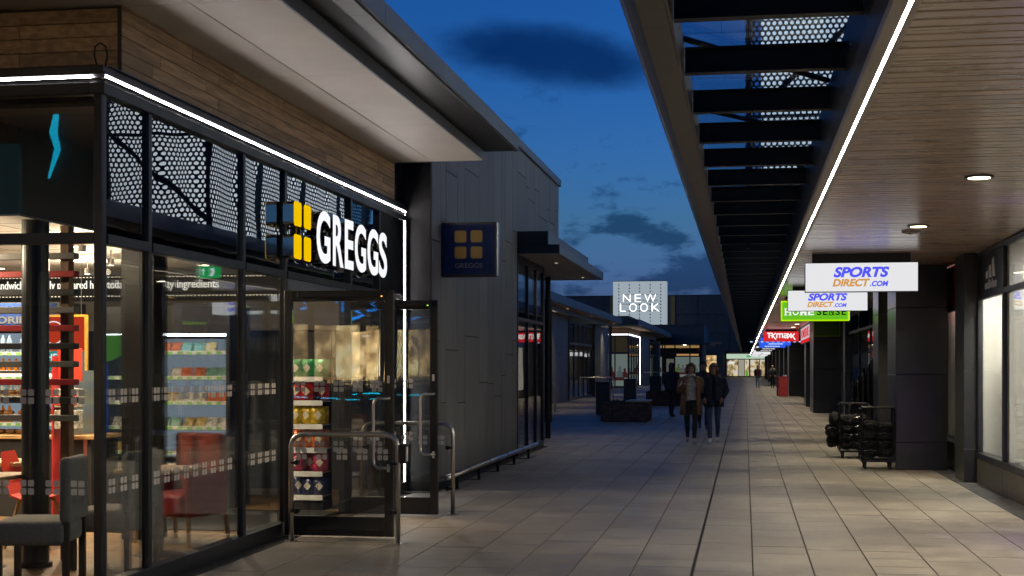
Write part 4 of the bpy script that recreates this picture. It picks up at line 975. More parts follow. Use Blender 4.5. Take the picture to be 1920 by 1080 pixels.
for xa, xb in ((-10.0, -9.29), (-9.2, -8.34), (-12.5, -10.14)): p4_('frosted_pane', MB().box(xa, xb, Y4 + .02, Y4 + .04, .15, 2.45), m_frost)
def bust(x, z, s, facing_y, mat, parent):
    po = [(-.30, 0), (.30, 0), (.28, .45), (.16, .58), (.09, .62), (.13, .78), (.10, .93), (0, .98), (-.10, .93), (-.13, .78), (-.09, .62), (-.16, .58), (-.28, .45)]
    build('silhouette', MB().prism([(a * s, b * s) for a, b in po], 'S', (x, facing_y, z), .004), mat, parent)
for x, m_, s in ((-9.85, m_teal, .85), (-9.5, m_maroon, .8), (-8.9, m_palegr, .85), (-8.55, m_maroon, .7)): bust(x, .75, s, Y4 + .018, m_, b4)
p4_('table_print', MB().box(-10.0, -8.6, Y4 + .010, Y4 + .013, .55, .78), m_maroon)
window_run(b4, X4, Y4 + .3, 109.3, 4, z1=3.74, zt=2.5)
p4_('inner_wall', MB().box(-13, -12.9, Y4 + .1, 131, 0, 3.9).box(-12.9, -8.4, 110, 110.1, 0, 3.9), m_taupe)
clad_run(b4, X4 + .12, 111.5, 119.8, 0, 3.95, 5); window_run(b4, X4, 120.0, 129.8, 4, z1=3.74, zt=2.5); p4_('return_panel', MB().box(X4 - .2, X4 + .35, 130, 131.5, 0, 3.9), m_clad)
p4_('window_outline_light', MB().box(-13, X4 - .02, Y4 - .06, Y4 - .021, 3.82, 3.90).box(X4 + .011, X4 + .05, Y4, 110.3, 3.82, 3.90).box(X4 + .011, X4 + .05, 110.2, 110.36, .1, 3.82), EM('far_led', (.95, .93, 1), 4))
t_ = thing('canopy_post', 'thin dark round post under the overhanging roof of the corner shop', 'post', (-9.35, 97.2, 0)); build('shaft', MB().lathe([(.12, 0), (.12, 4.355)], -9.35, 97.2, 12), m_black, t_); build('foot', MB().lathe([(.15, .02), (.15, .5)], -9.35, 97.2, 12), m_darkmetal, t_)
lamp('shop_lamp', 'POINT', (-10.5, 104, 3), 90, (1, .85, .6), b4, shadow_soft_size=.3)
b5 = thing('cafe_building', 'dark box shaped cafe with frosted windows printed with seated figures', 'building', (-6.5, 150, 0))
p5_ = lambda n, mb, m, p=None, **k: build(n, mb, m, p if p is not None else b5, **k)
Y5 = 140
p5_('upper_box', MB().box(-11, -4.05, Y5 + .2, 165, 3.9, 5.7), m_clad_dark); p5_('side_clad', MB().box(-4.049, -4.0, Y5 + .2, 160, 3.9, 5.68), m_clad); p5_('coping', MB().box(-11, -3.98, Y5 + .15, 165, 5.70, 5.76), m_frame)
p5_('canopy', MB().box(-11, -3.35, Y5 - 1.5, Y5 + .3, 3.70, 3.89), m_black); p5_('canopy_edge', MB().box(-3.349, -3.2, Y5 - 1.5, 152, 3.70, 3.88), m_metal); p5_('canopy', MB().box(-3.9, -2.6, 150, 160, 4.1, 4.3), m_metal)
p5_('downlight', MB().box(-6.1, -5.8, Y5 - .6, Y5 - .4, 3.66, 3.699), EM('far_downlight', (1, .95, .8), 8))
for x in (-8.2, -7.95, -6.95, -5.45, -4.45): p5_('mullion', MB().box(x - .06, x + .06, Y5, Y5 + .1, 0, 3.7), m_black)
p5_('transom', MB().box(-11, -4.4, Y5 + .01, Y5 + .09, 2.5, 2.62), m_black); p5_('warm_header', MB().box(-10, -4.5, Y5 + .06, Y5 + .08, 3.4, 3.65), EM('warm_header_glow', (.55, .32, .12), .5))
p5_('warm_shelf', MB().box(-6.8, -4.6, Y5 + .5, Y5 + .52, 2.63, 2.80), EM('warm_shelf_glow', (.8, .4, .15), .6)); p5_('upper_glass', MB().box(-10, -4.5, Y5 + .03, Y5 + .05, 2.62, 3.4), m_glass)
for xa, xb in ((-9.5, -8.26), (-6.89, -5.51), (-5.39, -4.51)): p5_('frosted_pane', MB().box(xa, xb, Y5 + .02, Y5 + .04, .15, 2.5), m_frost)
p5_('door_panel', MB().box(-7.8, -7.05, Y5 + .03, Y5 + .05, .15, 2.3), EM('dim_door_glow', (.16, .16, .14), .5))
for x, m_, s in ((-8.6, m_maroon, 1.0), (-6.6, m_olive, .9), (-6.15, m_palegr, .8), (-5.75, m_maroon, .85), (-4.9, m_palegr, .8)): bust(x, .95, s, Y5 + .018, m_, b5)
p5_('table_print', MB().box(-6.8, -4.6, Y5 + .010, Y5 + .013, .75, .95), m_maroon)
p5_('back_wall', MB().box(-10.9, -4.1, 150, 150.1, 0, 3.9), m_innerdark); p5_('side_wall', MB().box(-4.3, -4.1, Y5 + .2, 150, 0, 3.9), m_clad)
# big store at the end
bs = thing('end_store_building', 'large dark grey clad store closing the far end of the street', 'building', (-8, 190, 0))
pe = lambda n, mb, m, p=None, **k: build(n, mb, m, p if p is not None else bs, **k)
for i, xa in enumerate(range(-34, 12, 4)):
    for z0, z1 in ((3.4, 5.8), (5.8, 8.2), (8.2, 10.6)):
        pe('panel', MB().box(xa + .03, xa + 3.97, 180, 180.2, z0 + .03, z1 - .03), m_clad_dark)
pe('wall', MB().box(-34, 16, 180.21, 220, 3.3, 10.5), m_innerdark)
pe('lower_wall', MB().box(-34, -5.4, 180, 180.2, 0, 3.4).box(-3.55, -2.7, 180, 180.2, 0, 3.4), m_clad_dark)
pe('coping', MB().box(-34, 16, 179.95, 220, 10.6, 10.75), m_frame)
for x in (-17.3, -9.4): pe('gold_strip', MB().box(x, x + .5, 179.8, 179.95, 5, 10.6), M('gold_strip_metal_%d' % -x, (.20, .13, .05), .4, metal=.5))
pe('warm_shopfront', MB().box(-5.38, -3.57, 181.5, 181.6, .1, 3.0), POSTER('warm_display', ((.05, .03, .02), (.6, .36, .14), (1, .75, .4)), .9, 1.5)); pe('warm_frame', MB().box(-5.4, -3.55, 180.0, 180.1, 2.95, 3.4).box(-3.62, -3.55, 180.0, 180.1, 0, 2.95).box(-5.4, -3.55, 180.02, 180.1, 2.3, 2.38), m_frame)
# lit panel sign on the end store
nl = thing('lit_panel_sign', 'large pale backlit metal panel reading NEW LOOK on the end store roofline', 'sign', (-13.3, 177.5, 6))
xs_ = [-16.7, -15.95, -14.6, -13.3, -11.95, -10.6, -9.95]
for a, b in zip(xs_, xs_[1:]): 
    sh = build('sheet', MB().box(a + .01, b - .01, 177.5, 177.56, 4.5, 12.4), m_nlface, nl)
build('side_sheet', MB().box(-9.94, -9.88, 177.57, 179.7, 4.5, 12.4), m_nlface, nl); build('top_cap', MB().box(-16.75, -9.86, 177.45, 179.7, 12.405, 12.47), m_frame, nl)
build('backing', MB().box(-16.6, -10.0, 177.6, 179.8, 4.4, 12.38), m_frame, nl)
mb = MB()
for x in xs_[1:-1]:
    z = 4.8
    while z < 12.2: mb.prism([(.09 * math.cos(rad(60 * q)), .09 * math.sin(rad(60 * q))) for q in range(6)], 'S', (x, 177.495, z), .03); z += .42
build('bolt_row', mb, m_black, nl)
build('letter_rail', MB().box(-15.5, -11.0, 177.46, 177.49, 10.68, 10.73).box(-15.5, -11.0, 177.46, 177.49, 9.90, 9.95).box(-15.9, -10.6, 177.46, 177.49, 9.48, 9.53).box(-15.9, -10.6, 177.46, 177.49, 8.62, 8.67), m_black, nl)
mnl = EM('bright_sign_letter', (.95, .96, 1), 2.2)
for ch, xa, xb, z0, z1 in (('N', -15.4, -14.45, 9.78, 10.74), ('E', -13.9, -13.1, 9.78, 10.74), ('W', -12.65, -11.2, 9.78, 10.74), ('L', -15.8, -15.05, 8.56, 9.56), ('O', -14.6, -13.65, 8.54, 9.58), ('O', -13.2, -12.25, 8.54, 9.58), ('K', -11.75, -10.75, 8.56, 9.56)):
    mb = MB(); text(mb, ch, 'S', (xa, 177.455, z0), width=xb - xa, height=z1 - z0, depth=.06, bold=-.016); build('letter', mb, mnl, nl)
# shop closing the walkway
es = thing('end_shop', 'brightly lit glass shopfront closing the far end of the walkway', 'shop', (.8, 201, 0))
pz = lambda n, mb, m, p=None, **k: build(n, mb, m, p if p is not None else es, **k)
pz('header', MB().box(-2.6, 5, 200.0, 200.1, 2.62, 3.35), EM('pale_header_glow', (.62, .80, .62), .75)); pz('header_trim', MB().box(-2.7, 5, 199.9, 199.99, 3.35, 3.5).box(-2.7, 5, 199.92, 199.99, 2.52, 2.62), m_frame)
pz('exit_sign', MB().box(.2, .8, 199.9, 199.95, 2.85, 3.1), m_exit)
for i, (a, b) in enumerate(((-2.5, -1.0), (-.95, -.1), (-.05, .55), (.75, 2.0), (2.1, 3.4), (3.5, 5))):
    m_ = (POSTER('display_%d' % i, ((.02, .02, .03), (.5, .35, .18), (1, .8, .5), (.5, .7, 1)), .8, 1.6, i * 3.1) if i not in (1,) else EM('display_door', (.5, .46, .36), .7))
    pz('display', MB().box(a, b, 201.0, 201.1, .15, 2.5), m_); pz('mullion', MB().box(b, b + .08, 200.0, 200.1, 0, 2.55), m_frame); pz('glass_pane', MB().box(a, b, 200.03, 200.05, .15, 2.52), m_glass)
pz('lit_notice', MB().box(-2.3, -1.5, 200.6, 200.65, 1.9, 2.2), m_sdwhite); pz('green_display', MB().box(.05, .45, 200.5, 200.6, .1, .9), EM('green_display_glow', (.15, .5, .05), .7))
pz('base', MB().box(-2.7, 5, 199.9, 200.02, 0, .15), m_frame); pz('side_pier', MB().box(-2.9, -2.62, 199.5, 202, 0, 3.6), m_tile)

# ================================================================== STREET FURNITURE
def planter(x0, x1, y0, y1, h, label, seat):
    t_ = thing('planter_box', label, 'planter', ((x0 + x1) / 2, (y0 + y1) / 2, 0))
    build('front_plate', MB().cbox(x0, x1, y0, y0 + .02, .02, h, .004), m_corten, t_); build('back_plate', MB().cbox(x0, x1, y1 - .02, y1, .02, h, .004), m_corten, t_)
    build('side_plate', MB().cbox(x0, x0 + .02, y0 + .021, y1 - .021, .02, h, .004), m_corten, t_); build('side_plate', MB().cbox(x1 - .02, x1, y0 + .021, y1 - .021, .02, h, .004), m_corten, t_)
    build('plinth', MB().box(x0 + .06, x1 - .06, y0 + .06, y1 - .06, 0, .019), m_black, t_)
    build('soil', MB().box(x0 + .021, x1 - .021, y0 + .022, y1 - .022, h - .12, h - .06), m_gravel, t_)
    if seat: build('seat_slab', MB().cbox(x0 + (x1 - x0) * .52, x1 + .01, y0 - .01, y1 + .01, h + .002, h + .045, .006), m_oaklight, t_)
    mbv = MB()
    xa, xb = x0 + .06, (x0 + (x1 - x0) * .5) if seat else x1 - .06
    for k in range(110):
        px, py = random.uniform(xa, xb), random.uniform(y0 + .06, y1 - .06); a = random.random() * 6.28; ln = random.uniform(.05, .17); hh = h - .06
        dx, dy = math.cos(a), math.sin(a)
        mbv.quad((px, py, hh), (px + dx * ln * .5 - dy * .012, py + dy * ln * .5 + dx * .012, hh + ln * .7), (px + dx * ln, py + dy * ln, hh + ln * .8), (px + dx * ln * .5 + dy * .012, py + dy * ln * .5 - dx * .012, hh + ln * .65))
    pl = build('plants', mbv, M('low_planting_' + str(round(x0, 1)), (.03, .045, .015), .7, var=.5, scale=8), t_); pl['kind'] = 'stuff'
    mbb = MB(); 
    for k in range(9): mbb.lathe([(.012, 0), (.012, .01)], 0, 0, 6) if False else mbb.box(x0 + (x1 - x0) * (.54 + .045 * k), x0 + (x1 - x0) * (.54 + .045 * k) + .018, y0 - .008, y0 - .0005, h - .085, h - .067)
    build('rivet_row', mbb, m_steel, t_)
planter(-4.07, -2.72, 39.5, 41.2, .56, 'rusted steel planter with a pale timber seat slab, nearest the camera', True)
planter(-3.9, -2.35, 55.5, 57.5, .58, 'second rusted steel planter behind the walking couple', False)
def bin_(x, y, w_, h, label):
    t_ = thing('litter_bin', label, 'bin', (x, y, 0))
    build('body', MB().cbox(x - w_ / 2, x + w_ / 2, y - w_ / 2, y + w_ / 2, .03, h - .06, .012), m_black, t_); build('lid', MB().cbox(x - w_ / 2 - .012, x + w_ / 2 + .012, y - w_ / 2 - .012, y + w_ / 2 + .012, h - .055, h, .012), m_black, t_)
    build('foot', MB().box(x - w_ / 2 + .05, x + w_ / 2 - .05, y - w_ / 2 + .05, y + w_ / 2 - .05, 0, .029), m_grate, t_); build('slot', MB().box(x - w_ / 4, x + w_ / 4, y - w_ / 2 - .004, y - w_ / 2 - .0005, h - .26, h - .14), m_rubber, t_)
bin_(-4.55, 45.0, .45, 1.08, 'black litter bin behind the left end of the nearest planter')
bin_(-4.25, 52.0, .45, 1.12, 'black litter bin behind the middle of the nearest planter')
bin_(-3.95, 62.5, .5, 1.15, 'black litter bin left of the second planter')
hoop(48.0, -7.3, -6.55, 1.0, 'plain steel hoop rail in front of the low grey shop', glass=False)
def vhoop(x, y0, y1, label):
    t_ = thing('hoop_rail', label, 'hoop rail', (x, (y0 + y1) / 2, 0)); h = 1.05
    build('rail', MB().tube([(x, y0, 0), (x, y0, h - .1), (x, y0 + .1, h), (x, y1 - .1, h), (x, y1, h - .1), (x, y1, 0)], .03, 8), m_steel, t_, smooth_=True); build('mid_rail', MB().tube([(x, y0 + .03, .55), (x, y1 - .03, .55)], .02, 8), m_steel, t_)
hoop(66.0, -7.8, -6.2, 1.05, 'steel hoop rail by the windows of the low grey shop', glass=False)
hoop(112.0, -8.1, -6.4, 1.1, 'steel hoop rail beside the corner shop light outline', glass=False)
# red boxes by the far pier
for k, (x0, x1, y0, lab) in enumerate(((1.74, 2.2, 73.5, 'red box standing in front by the dark pier'), (1.66, 1.74, 74.6, 'thin red box edge behind the other red box'))):
    t_ = thing('red_box', lab, 'box', ((x0 + x1) / 2, y0, 0)); build('carcass', MB().cbox(x0, x1, y0, y0 + .9, 0.02, 1.0, .01), m_redbox, t_); build('rim', MB().cbox(x0 - .01, x1 + .01, y0 - .01, y0 + .91, 1.001, 1.03, .005), m_redbox, t_)
    if k == 0: build('goods', MB().rbox(x0 + .2, x1 - .05, y0 + .2, y0 + .7, 1.031, 1.12, .03, 2), M('pale_goods', (.5, .5, .55), .7, var=.6, scale=8), t_)
    build('castor', MB().box(x0 + .02, x1 - .02, y0 + .05, y0 + .12, 0, .019), m_black, t_)

# ================================================================== INSIDE THE BAKERY
t_ = thing('round_column', 'black round steel column inside the bakery corner window', 'column', (-5.54, 10.2, 0))
build('shaft', MB().lathe([(.105, .04), (.105, 4.1)], -5.54, 10.2, 28), m_black, t_, smooth_=False); build('foot', MB().lathe([(.13, .012), (.13, .05)], -5.54, 10.2, 28), m_darkmetal, t_)
# slatted screen
t_ = thing('slat_screen', 'screen of red, grey and black horizontal bars on a wooden post in the bakery', 'screen', (-5.8, 10.55, 0))
for x in (-5.475, -7.2): build('post', MB().cbox(x - .038, x + .038, 10.55, 10.64, .012, 2.745, .004), m_walnut, t_)
for i, m_ in enumerate((m_greybar, m_redbar, m_blackbar, m_greybar, m_redbar, m_blackbar, m_greybar, m_redbar, m_blackbar, m_greybar)):
    z = 2.465 - i * .146; build('bar', MB().cbox(-7.3, -5.345, 10.46, 10.548, z, z + .05, .004), m_, t_)
# counter
t_ = thing('service_counter', 'long dark fronted bakery counter with a wooden top', 'counter', (-7.6, 13.8, 0))
build('carcass', MB().box(-10.2, -6.72, 13.52, 14.15, .012, .83), m_innerdark, t_); build('worktop', MB().cbox(-10.25, -6.66, 13.47, 14.2, .832, .872, .005), m_oaklight, t_); build('end_trim', MB().box(-6.80, -6.76, 13.512, 13.519, .02, .83), m_steel, t_)
t_ = thing('pastry_case', 'lit glass pastry case on the bakery counter', 'display case', (-7.6, 13.8, .872))
build('frame', MB().box(-8.3, -8.27, 13.6, 14.1, .873, 1.52).box(-6.98, -6.95, 13.6, 14.1, .873, 1.52).box(-8.3, -6.95, 13.6, 14.1, 1.521, 1.55), m_steel, t_)
for z in (1.06, 1.28): build('shelf', MB().box(-8.265, -6.985, 13.62, 14.08, z, z + .015), m_oaklight, t_)
build('light', MB().box(-8.26, -6.99, 13.63, 13.65, 1.49, 1.515), EM('case_light', (1, .9, .75), 4), t_); build('front_glass', MB().box(-8.26, -6.99, 13.585, 13.595, .88, 1.5), m_glass2, t_)
m_past = M('baked_pastry', (.34, .15, .045), .6, var=.4, scale=30)
psrc = None
for z in (.874, 1.076, 1.296):
    for k in range(9):
        x = -8.18 + k * .135
        if psrc is None: psrc = build('pastry', MB().rbox(-.05, .05, -.07, .07, 0, .045, .022, 3), m_past, at=(0, 0, 0)); psrc.location = (x, 13.8, z); WP[psrc.name] = Vector((x, 13.8, z)); o = psrc
        else: o = inst(psrc, 'pastry', (x, 13.8 + random.uniform(-.05, .05), z), rz=random.uniform(-.4, .4))
        tag(o, ORD[k] + ' pastry from the left on the %s level of the counter case' % {.874: 'bottom', 1.076: 'middle', 1.296: 'top'}[z], 'pastry', 'pastries in the counter case')
# menu board
t_ = thing('menu_board', 'framed red and teal picture board with a round emblem hanging over the pastry case', 'board', (-7.55, 14.4, 1.5))
build('frame', MB().cbox(-7.78, -7.20, 14.40, 14.43, 1.50, 2.17, .006), M('amber_board_frame', (.55, .30, .03), .5), t_)
build('red_print', MB().box(-7.755, -7.235, 14.396, 14.3995, 1.77, 2.145), EM('red_print_glow', (.62, .05, .02), .75), t_); build('teal_print', MB().box(-7.755, -7.235, 14.396, 14.3995, 1.525, 1.765), EM('teal_print_glow', (.03, .35, .33), .7), t_)
mb = MB(); ring = [(math.cos(rad(15 * k)), math.sin(rad(15 * k))) for k in range(25)]
for (a, b), (c_, d_) in zip(ring, ring[1:]): mb.quad(*[face_map((u_ * q, v_ * q, .001), 'S', (-7.60, 14.395, 1.97)) for u_, v_, q in ((a, b, .13), (c_, d_, .13), (c_, d_, .118), (a, b, .118))])
build('ring_print', mb, m_letter_white, t_)
mb = MB(); text(mb, 'HEIL', 'S', (-7.68, 14.3955, 1.66), width=.20, height=.075, depth=.001, bold=.02); build('lettering', mb, m_letter_white, t_)
for x in (-7.7, -7.28): build('hanger', MB().tube([(x, 14.415, 2.17), (x, 14.415, 2.745)], .004, 5), m_steel, t_)
t_ = thing('snack_stand', 'tall narrow red stand with clear boxes at the end of the bakery counter', 'stand', (-6.95, 13.35, .0))
build('spine', MB().box(-6.99, -6.975, 13.2, 13.4, .012, 1.7), m_redbar, t_); build('header', MB().rbox(-6.97, -6.70, 13.28, 13.30, 1.44, 1.78, .009, 2), m_redplastic, t_)
for z in (.95, 1.17): build('box', MB().cbox(-6.97, -6.72, 13.2, 13.36, z, z + .2, .01), M('clear_snack_box_%d' % (z * 100), (.3, .27, .22), .2, var=.6, scale=25), t_)
build('band', MB().box(-6.972, -6.718, 13.196, 13.1995, 1.20, 1.30), m_redplastic, t_)
build('emblem', MB().prism([(.03 * math.cos(rad(20 * k)), .05 * math.sin(rad(20 * k))) for k in range(18)], 'S', (-6.86, 13.279, 1.62), .001), m_price, t_); build('base', MB().box(-7.0, -6.7, 13.2, 13.45, .012, .05), m_black, t_)
# chillers
def chiller(x0, x1, y, z0, z1, shelves, label):
    t_ = thing('chiller_cabinet', label, 'chiller', ((x0 + x1) / 2, y + .35, 0))
    build('back_light', MB().box(x0 + .04, x1 - .04, y + .60, y + .62, z0 + .05, z1 - .05), m_chiller, t_)
    for a, b in ((x0, x0 + .04), (x1 - .04, x1)): build('side', MB().box(a, b, y, y + .66, .012, z1 + .3), m_frame, t_)
    build('base', MB().box(x0 + .04, x1 - .04, y, y + .66, .012, z0), m_innerdark, t_); build('kick_edge', MB().box(x0 + .04, x1 - .04, y - .02, y - .001, z0 - .08, z0 + .02), m_whitewall, t_)
    build('hood', MB().box(x0 + .04, x1 - .04, y, y + .66, z1, z1 + .3), m_innerdark, t_)
    build('hood_light', MB().box(x0 + .05, x1 - .05, y + .02, y + .05, z1 - .03, z1 - .005), EM('hood_light_%d' % (x0 * -100), (.85, .92, 1), 20), t_)
    for z in shelves:
        build('shelf', MB().box(x0 + .045, x1 - .045, y + .10, y + .58, z, z + .012), m_steel, t_); build('price_rail', MB().box(x0 + .045, x1 - .045, y + .085, y + .098, z - .012, z + .028), m_price, t_)
        mbt = MB(); q = x0 + .08
        while q < x1 - .12: mbt.box(q, q + .06, y + .0825, y + .0845, z - .016, z + .02); q += .115
        build('price_tag', mbt, M('tag_green_%d_%d' % (x0 * -10, z * 100), (.25, .55, .15), .6), t_)
    return t_
SH = (.62, .90, 1.18, 1.46, 1.74)
c1 = chiller(-9.9, -7.95, 15.2, .55, 2.05, SH, 'lit drinks chiller on the left behind the bakery counter')
mb = MB(); text(mb, 'COLD SANDWICH', 'S', (-9.55, 15.195, 2.22), width=1.36, height=.085, depth=.003, bold=.03); text(mb, '& ANY DRINK', 'S', (-9.3, 15.195, 2.10), width=1.1, height=.085, depth=.003, bold=.03); build('header_lettering', mb, EM('pale_header_print', (.85, .7, .5), .8), c1)
build('header', MB().box(-9.86, -7.99, 15.196, 15.199, 2.07, 2.34), m_navy, c1)
c2 = chiller(-7.15, -5.62, 14.6, .50, 1.96, SH, 'lit sandwich chiller seen through the narrow corner pane')
build('energy_leaflet', MB().prism([(0, 0)] + [(.30 * math.cos(rad(a)), -.30 * math.sin(rad(a))) for a in range(0, 91, 10)], 'S', (-7.08, 14.59, 1.95), .003), EM('green_leaflet', (.10, .30, .05), .6), c2)
build('blue_side_print', MB().box(-7.148, -7.04, 14.57, 14.585, .5, 1.62), EM('blue_print', (.03, .10, .45), .55), c2)
# bottles
bprof = [(.030, 0), (.033, .01), (.033, .13), (.026, .165), (.013, .19), (.013, .215)]
bot = {}
bcols = {'red': (.50, .03, .02), 'blue': (.02, .10, .55), 'orange': (.65, .22, .02), 'green': (.10, .40, .05), 'purple': (.20, .03, .28), 'clear': (.55, .65, .70)}
bl = {}
def bottle(x, y, z, c_, i, k):
    if c_ not in bot:
        o = build('drink_bottle', MB().lathe(bprof, 0, 0, 10), M('drink_' + c_, bcols[c_], .2, var=.2, scale=20), at=(0, 0, 0)); o.location = (x, y, z); WP[o.name] = Vector((x, y, z)); bot[c_] = o
    else: o = inst(bot[c_], 'drink_bottle', (x, y, z))
    tag(o, c_ + ' bottle, %s from the left on the %s shelf of the drinks chiller' % (ORD[k], SHELF[i]), 'bottle', 'bottles in the drinks chiller')
for i, z in enumerate(SH):
    row = (('purple', 'green'), ('orange', 'red'), ('orange', 'orange', 'clear'), ('blue', 'blue', 'orange'), ('clear', 'red', 'clear'))[i]
    for k in range(21):
        if random.random() < .1: continue
        bottle(-9.78 + k * .085, 15.36, z + .0125, row[(k // 5) % len(row)], i, k)
# packs in the sandwich chiller
pk = {}
def pack(x, y, z, i, k, c_, nm):
    if nm not in pk:
        o = build('food_pack', MB().add([(-.06, -.05, 0), (.06, -.05, 0), (.06, .05, 0), (-.06, .05, 0), (-.06, .03, .11), (.06, .03, .11), (.06, .05, .11), (-.06, .05, .11)], [(0, 3, 2, 1), (4, 5, 6, 7), (0, 1, 5, 4), (1, 2, 6, 5), (2, 3, 7, 6), (3, 0, 4, 7)]), M('pack_' + nm, c_, .35, var=.5, scale=40), at=(0, 0, 0)); o.location = (x, y, z); WP[o.name] = Vector((x, y, z)); pk[nm] = o
    else: o = inst(pk[nm], 'food_pack', (x, y + random.uniform(-.02, .05), z), rz=random.uniform(-.2, .2))
    tag(o, nm + ' food pack, %s from left, %s shelf, sandwich chiller' % (ORD[k], SHELF[i]), 'food pack', 'packs in the sandwich chiller')
for i, z in enumerate(SH):
    for k in range(10):
        if random.random() < .18: continue
        pack(-7.02 + k * .14, 14.78, z + .0125, i, k, *((((.45, .35, .15), 'tan'), ((.5, .5, .48), 'white'), ((.45, .12, .05), 'red brown'), ((.15, .3, .25), 'teal'))[(k // 2 + i) % 4]))
# dark pier between the panes
t_ = build('dark_pier', MB().cbox(-5.62, -5.30, 11.9, 12.2, .012, 2.746, .006), m_blackpan); tag(t_, 'square black pier inside the bakery behind the corner panes', 'pier')
# exit sign
t_ = thing('exit_sign', 'green running man exit sign hanging inside the bakery', 'sign', (-5.3, 13.2, 2.48)); build('case', MB().cbox(-5.40, -5.18, 13.2, 13.24, 2.48, 2.60, .004), m_exit, t_)
build('arrow', MB().prism([(.02, .03), (.035, .03), (.035, .07), (.05, .07), (.0275, .10), (.005, .07), (.02, .07)], 'S', (-5.385, 13.1995, 2.48), .002), m_letter_white, t_); build('figure', MB().prism([(.10, .02), (.13, .02), (.15, .06), (.14, .10), (.11, .10), (.12, .06)], 'S', (-5.385, 13.1995, 2.48), .002), m_letter_white, t_)
build('hanger', MB().box(-5.30, -5.28, 13.21, 13.23, 2.601, 3.40), m_black, t_)
# seating
def grey_chair(x, y, rz, label):
    t_ = thing('dining_chair', label, 'chair', (0, 0, 0))
    build('seat', MB().rbox(-.26, .26, -.27, .25, .30, .48, .05, 4), m_greyfab, t_, smooth_=True); build('backrest', MB().rbox(-.25, .25, .20, .29, .46, .93, .04, 4), m_greyfab, t_, smooth_=True)
    for sx in (-.22, .22):
        build('leg', MB().box(sx - .022, sx + .022, -.25, -.206, 0, .31), m_darkwood, t_); build('leg', MB().box(sx - .022, sx + .022, .225, .27, 0, .47), m_darkwood, t_)
    t_.location = (x, y, .012); t_.rotation_euler = (0, 0, rz); return t_
grey_chair(-5.08, 9.42, rad(-78), 'grey upholstered chair nearest the bakery corner window')
grey_chair(-4.90, 10.25, rad(-95), 'second grey upholstered chair behind the nearest one')
def red_chair(x, y, rz, label):
    t_ = thing('moulded_chair', label, 'chair', (0, 0, 0)); mb = MB(); prof = [(-.22, .46), (-.10, .44), (.06, .44), (.16, .47), (.20, .56), (.23, .70), (.26, .84)]; wd = [.20, .23, .22, .19, .16, .19, .13]
    for (a, za), (b, zb_), w0, w1 in zip(prof, prof[1:], wd, wd[1:]): 
        mb.add([(-w0, a, za), (w0, a, za), (w1, b, zb_), (-w1, b, zb_), (-w0, a, za - .018), (w0, a, za - .018), (w1, b + .012, zb_ - .012), (-w1, b + .012, zb_ - .012)], [(0, 1, 2, 3), (7, 6, 5, 4), (0, 3, 7, 4), (1, 5, 6, 2), (0, 4, 5, 1), (3, 2, 6, 7)])
    build('shell', mb, m_redplastic, t_)
    for sx in (-1, 1):
        for sy in (-1, 1): build('leg', MB().tube([(sx * .12, sy * .10, .43), (sx * .21, sy * .20, 0)], [.02, .013], 8), m_oaklight, t_)
    build('leg_frame', MB().tube([(-.12, -.1, .41), (.12, .1, .41)], .012, 6).tube([(-.12, .1, .41), (.12, -.1, .41)], .012, 6), m_black, t_)
    t_.location = (x, y, .012); t_.rotation_euler = (0, 0, rz); return t_
red_chair(-6.15, 11.35, rad(95), 'red moulded chair with wooden legs beside the round column')
red_chair(-7.5, 12.2, rad(200), 'red moulded chair further back by the counter')
def table(x, y, w_, d_, label):
    t_ = thing('cafe_table', label, 'table', (x, y, .012)); build('top', MB().cbox(x - w_ / 2, x + w_ / 2, y - d_ / 2, y + d_ / 2, .71, .745, .006), m_oaklight, t_); build('stem', MB().lathe([(.035, .03), (.035, .71)], x, y, 12), m_black, t_); build('foot', MB().lathe([(.22, .012), (.20, .03), (.05, .045)], x, y, 20), m_black, t_)
table(-5.95, 10.05, .62, .62, 'small oak topped cafe table left of the round column'); table(-6.7, 11.6, .7, .6, 'oak topped cafe table in front of the counter'); table(-4.85, 11.0, .55, .6, 'oak topped cafe table by the long window')
t_ = thing('low_bench', 'low oak bench seat at the left edge of the bakery window', 'bench', (-5.95, 9.6, .012)); build('seat', MB().cbox(-6.5, -5.62, 9.45, 9.75, .44, .475, .006), m_oaklight, t_)
for x in (-6.4, -5.72): build('leg', MB().tube([(x, 9.6, .44), (x + .03, 9.52, .012)], .018, 8).tube([(x, 9.6, .44), (x - .03, 9.68, .012)], .018, 8), m_oaklight, t_)
t_ = thing('armchair', 'red vinyl armchair with striped back by the long bakery window', 'armchair', (0, 0, 0))
build('seat', MB().rbox(-.27, .27, -.25, .25, .26, .46, .04, 3), m_redvinyl, t_, smooth_=True); build('backrest', MB().rbox(-.28, .28, .24, .34, .30, .98, .04, 3), m_stripe, t_, smooth_=True)
for sx in (-1, 1): build('arm', MB().rbox(sx * .27 if sx > 0 else -.36, .36 if sx > 0 else -.27, -.24, .26, .26, .68, .04, 3), m_redvinyl, t_, smooth_=True)
for sx in (-.3, .3):
    for sy in (-.2, .28): build('leg', MB().tube([(sx, sy, .27), (sx * 1.06, sy * 1.08, 0)], .02, 6), m_oaklight, t_)
t_.location = (-5.0, 11.75, .012); t_.rotation_euler = (0, 0, rad(-20))
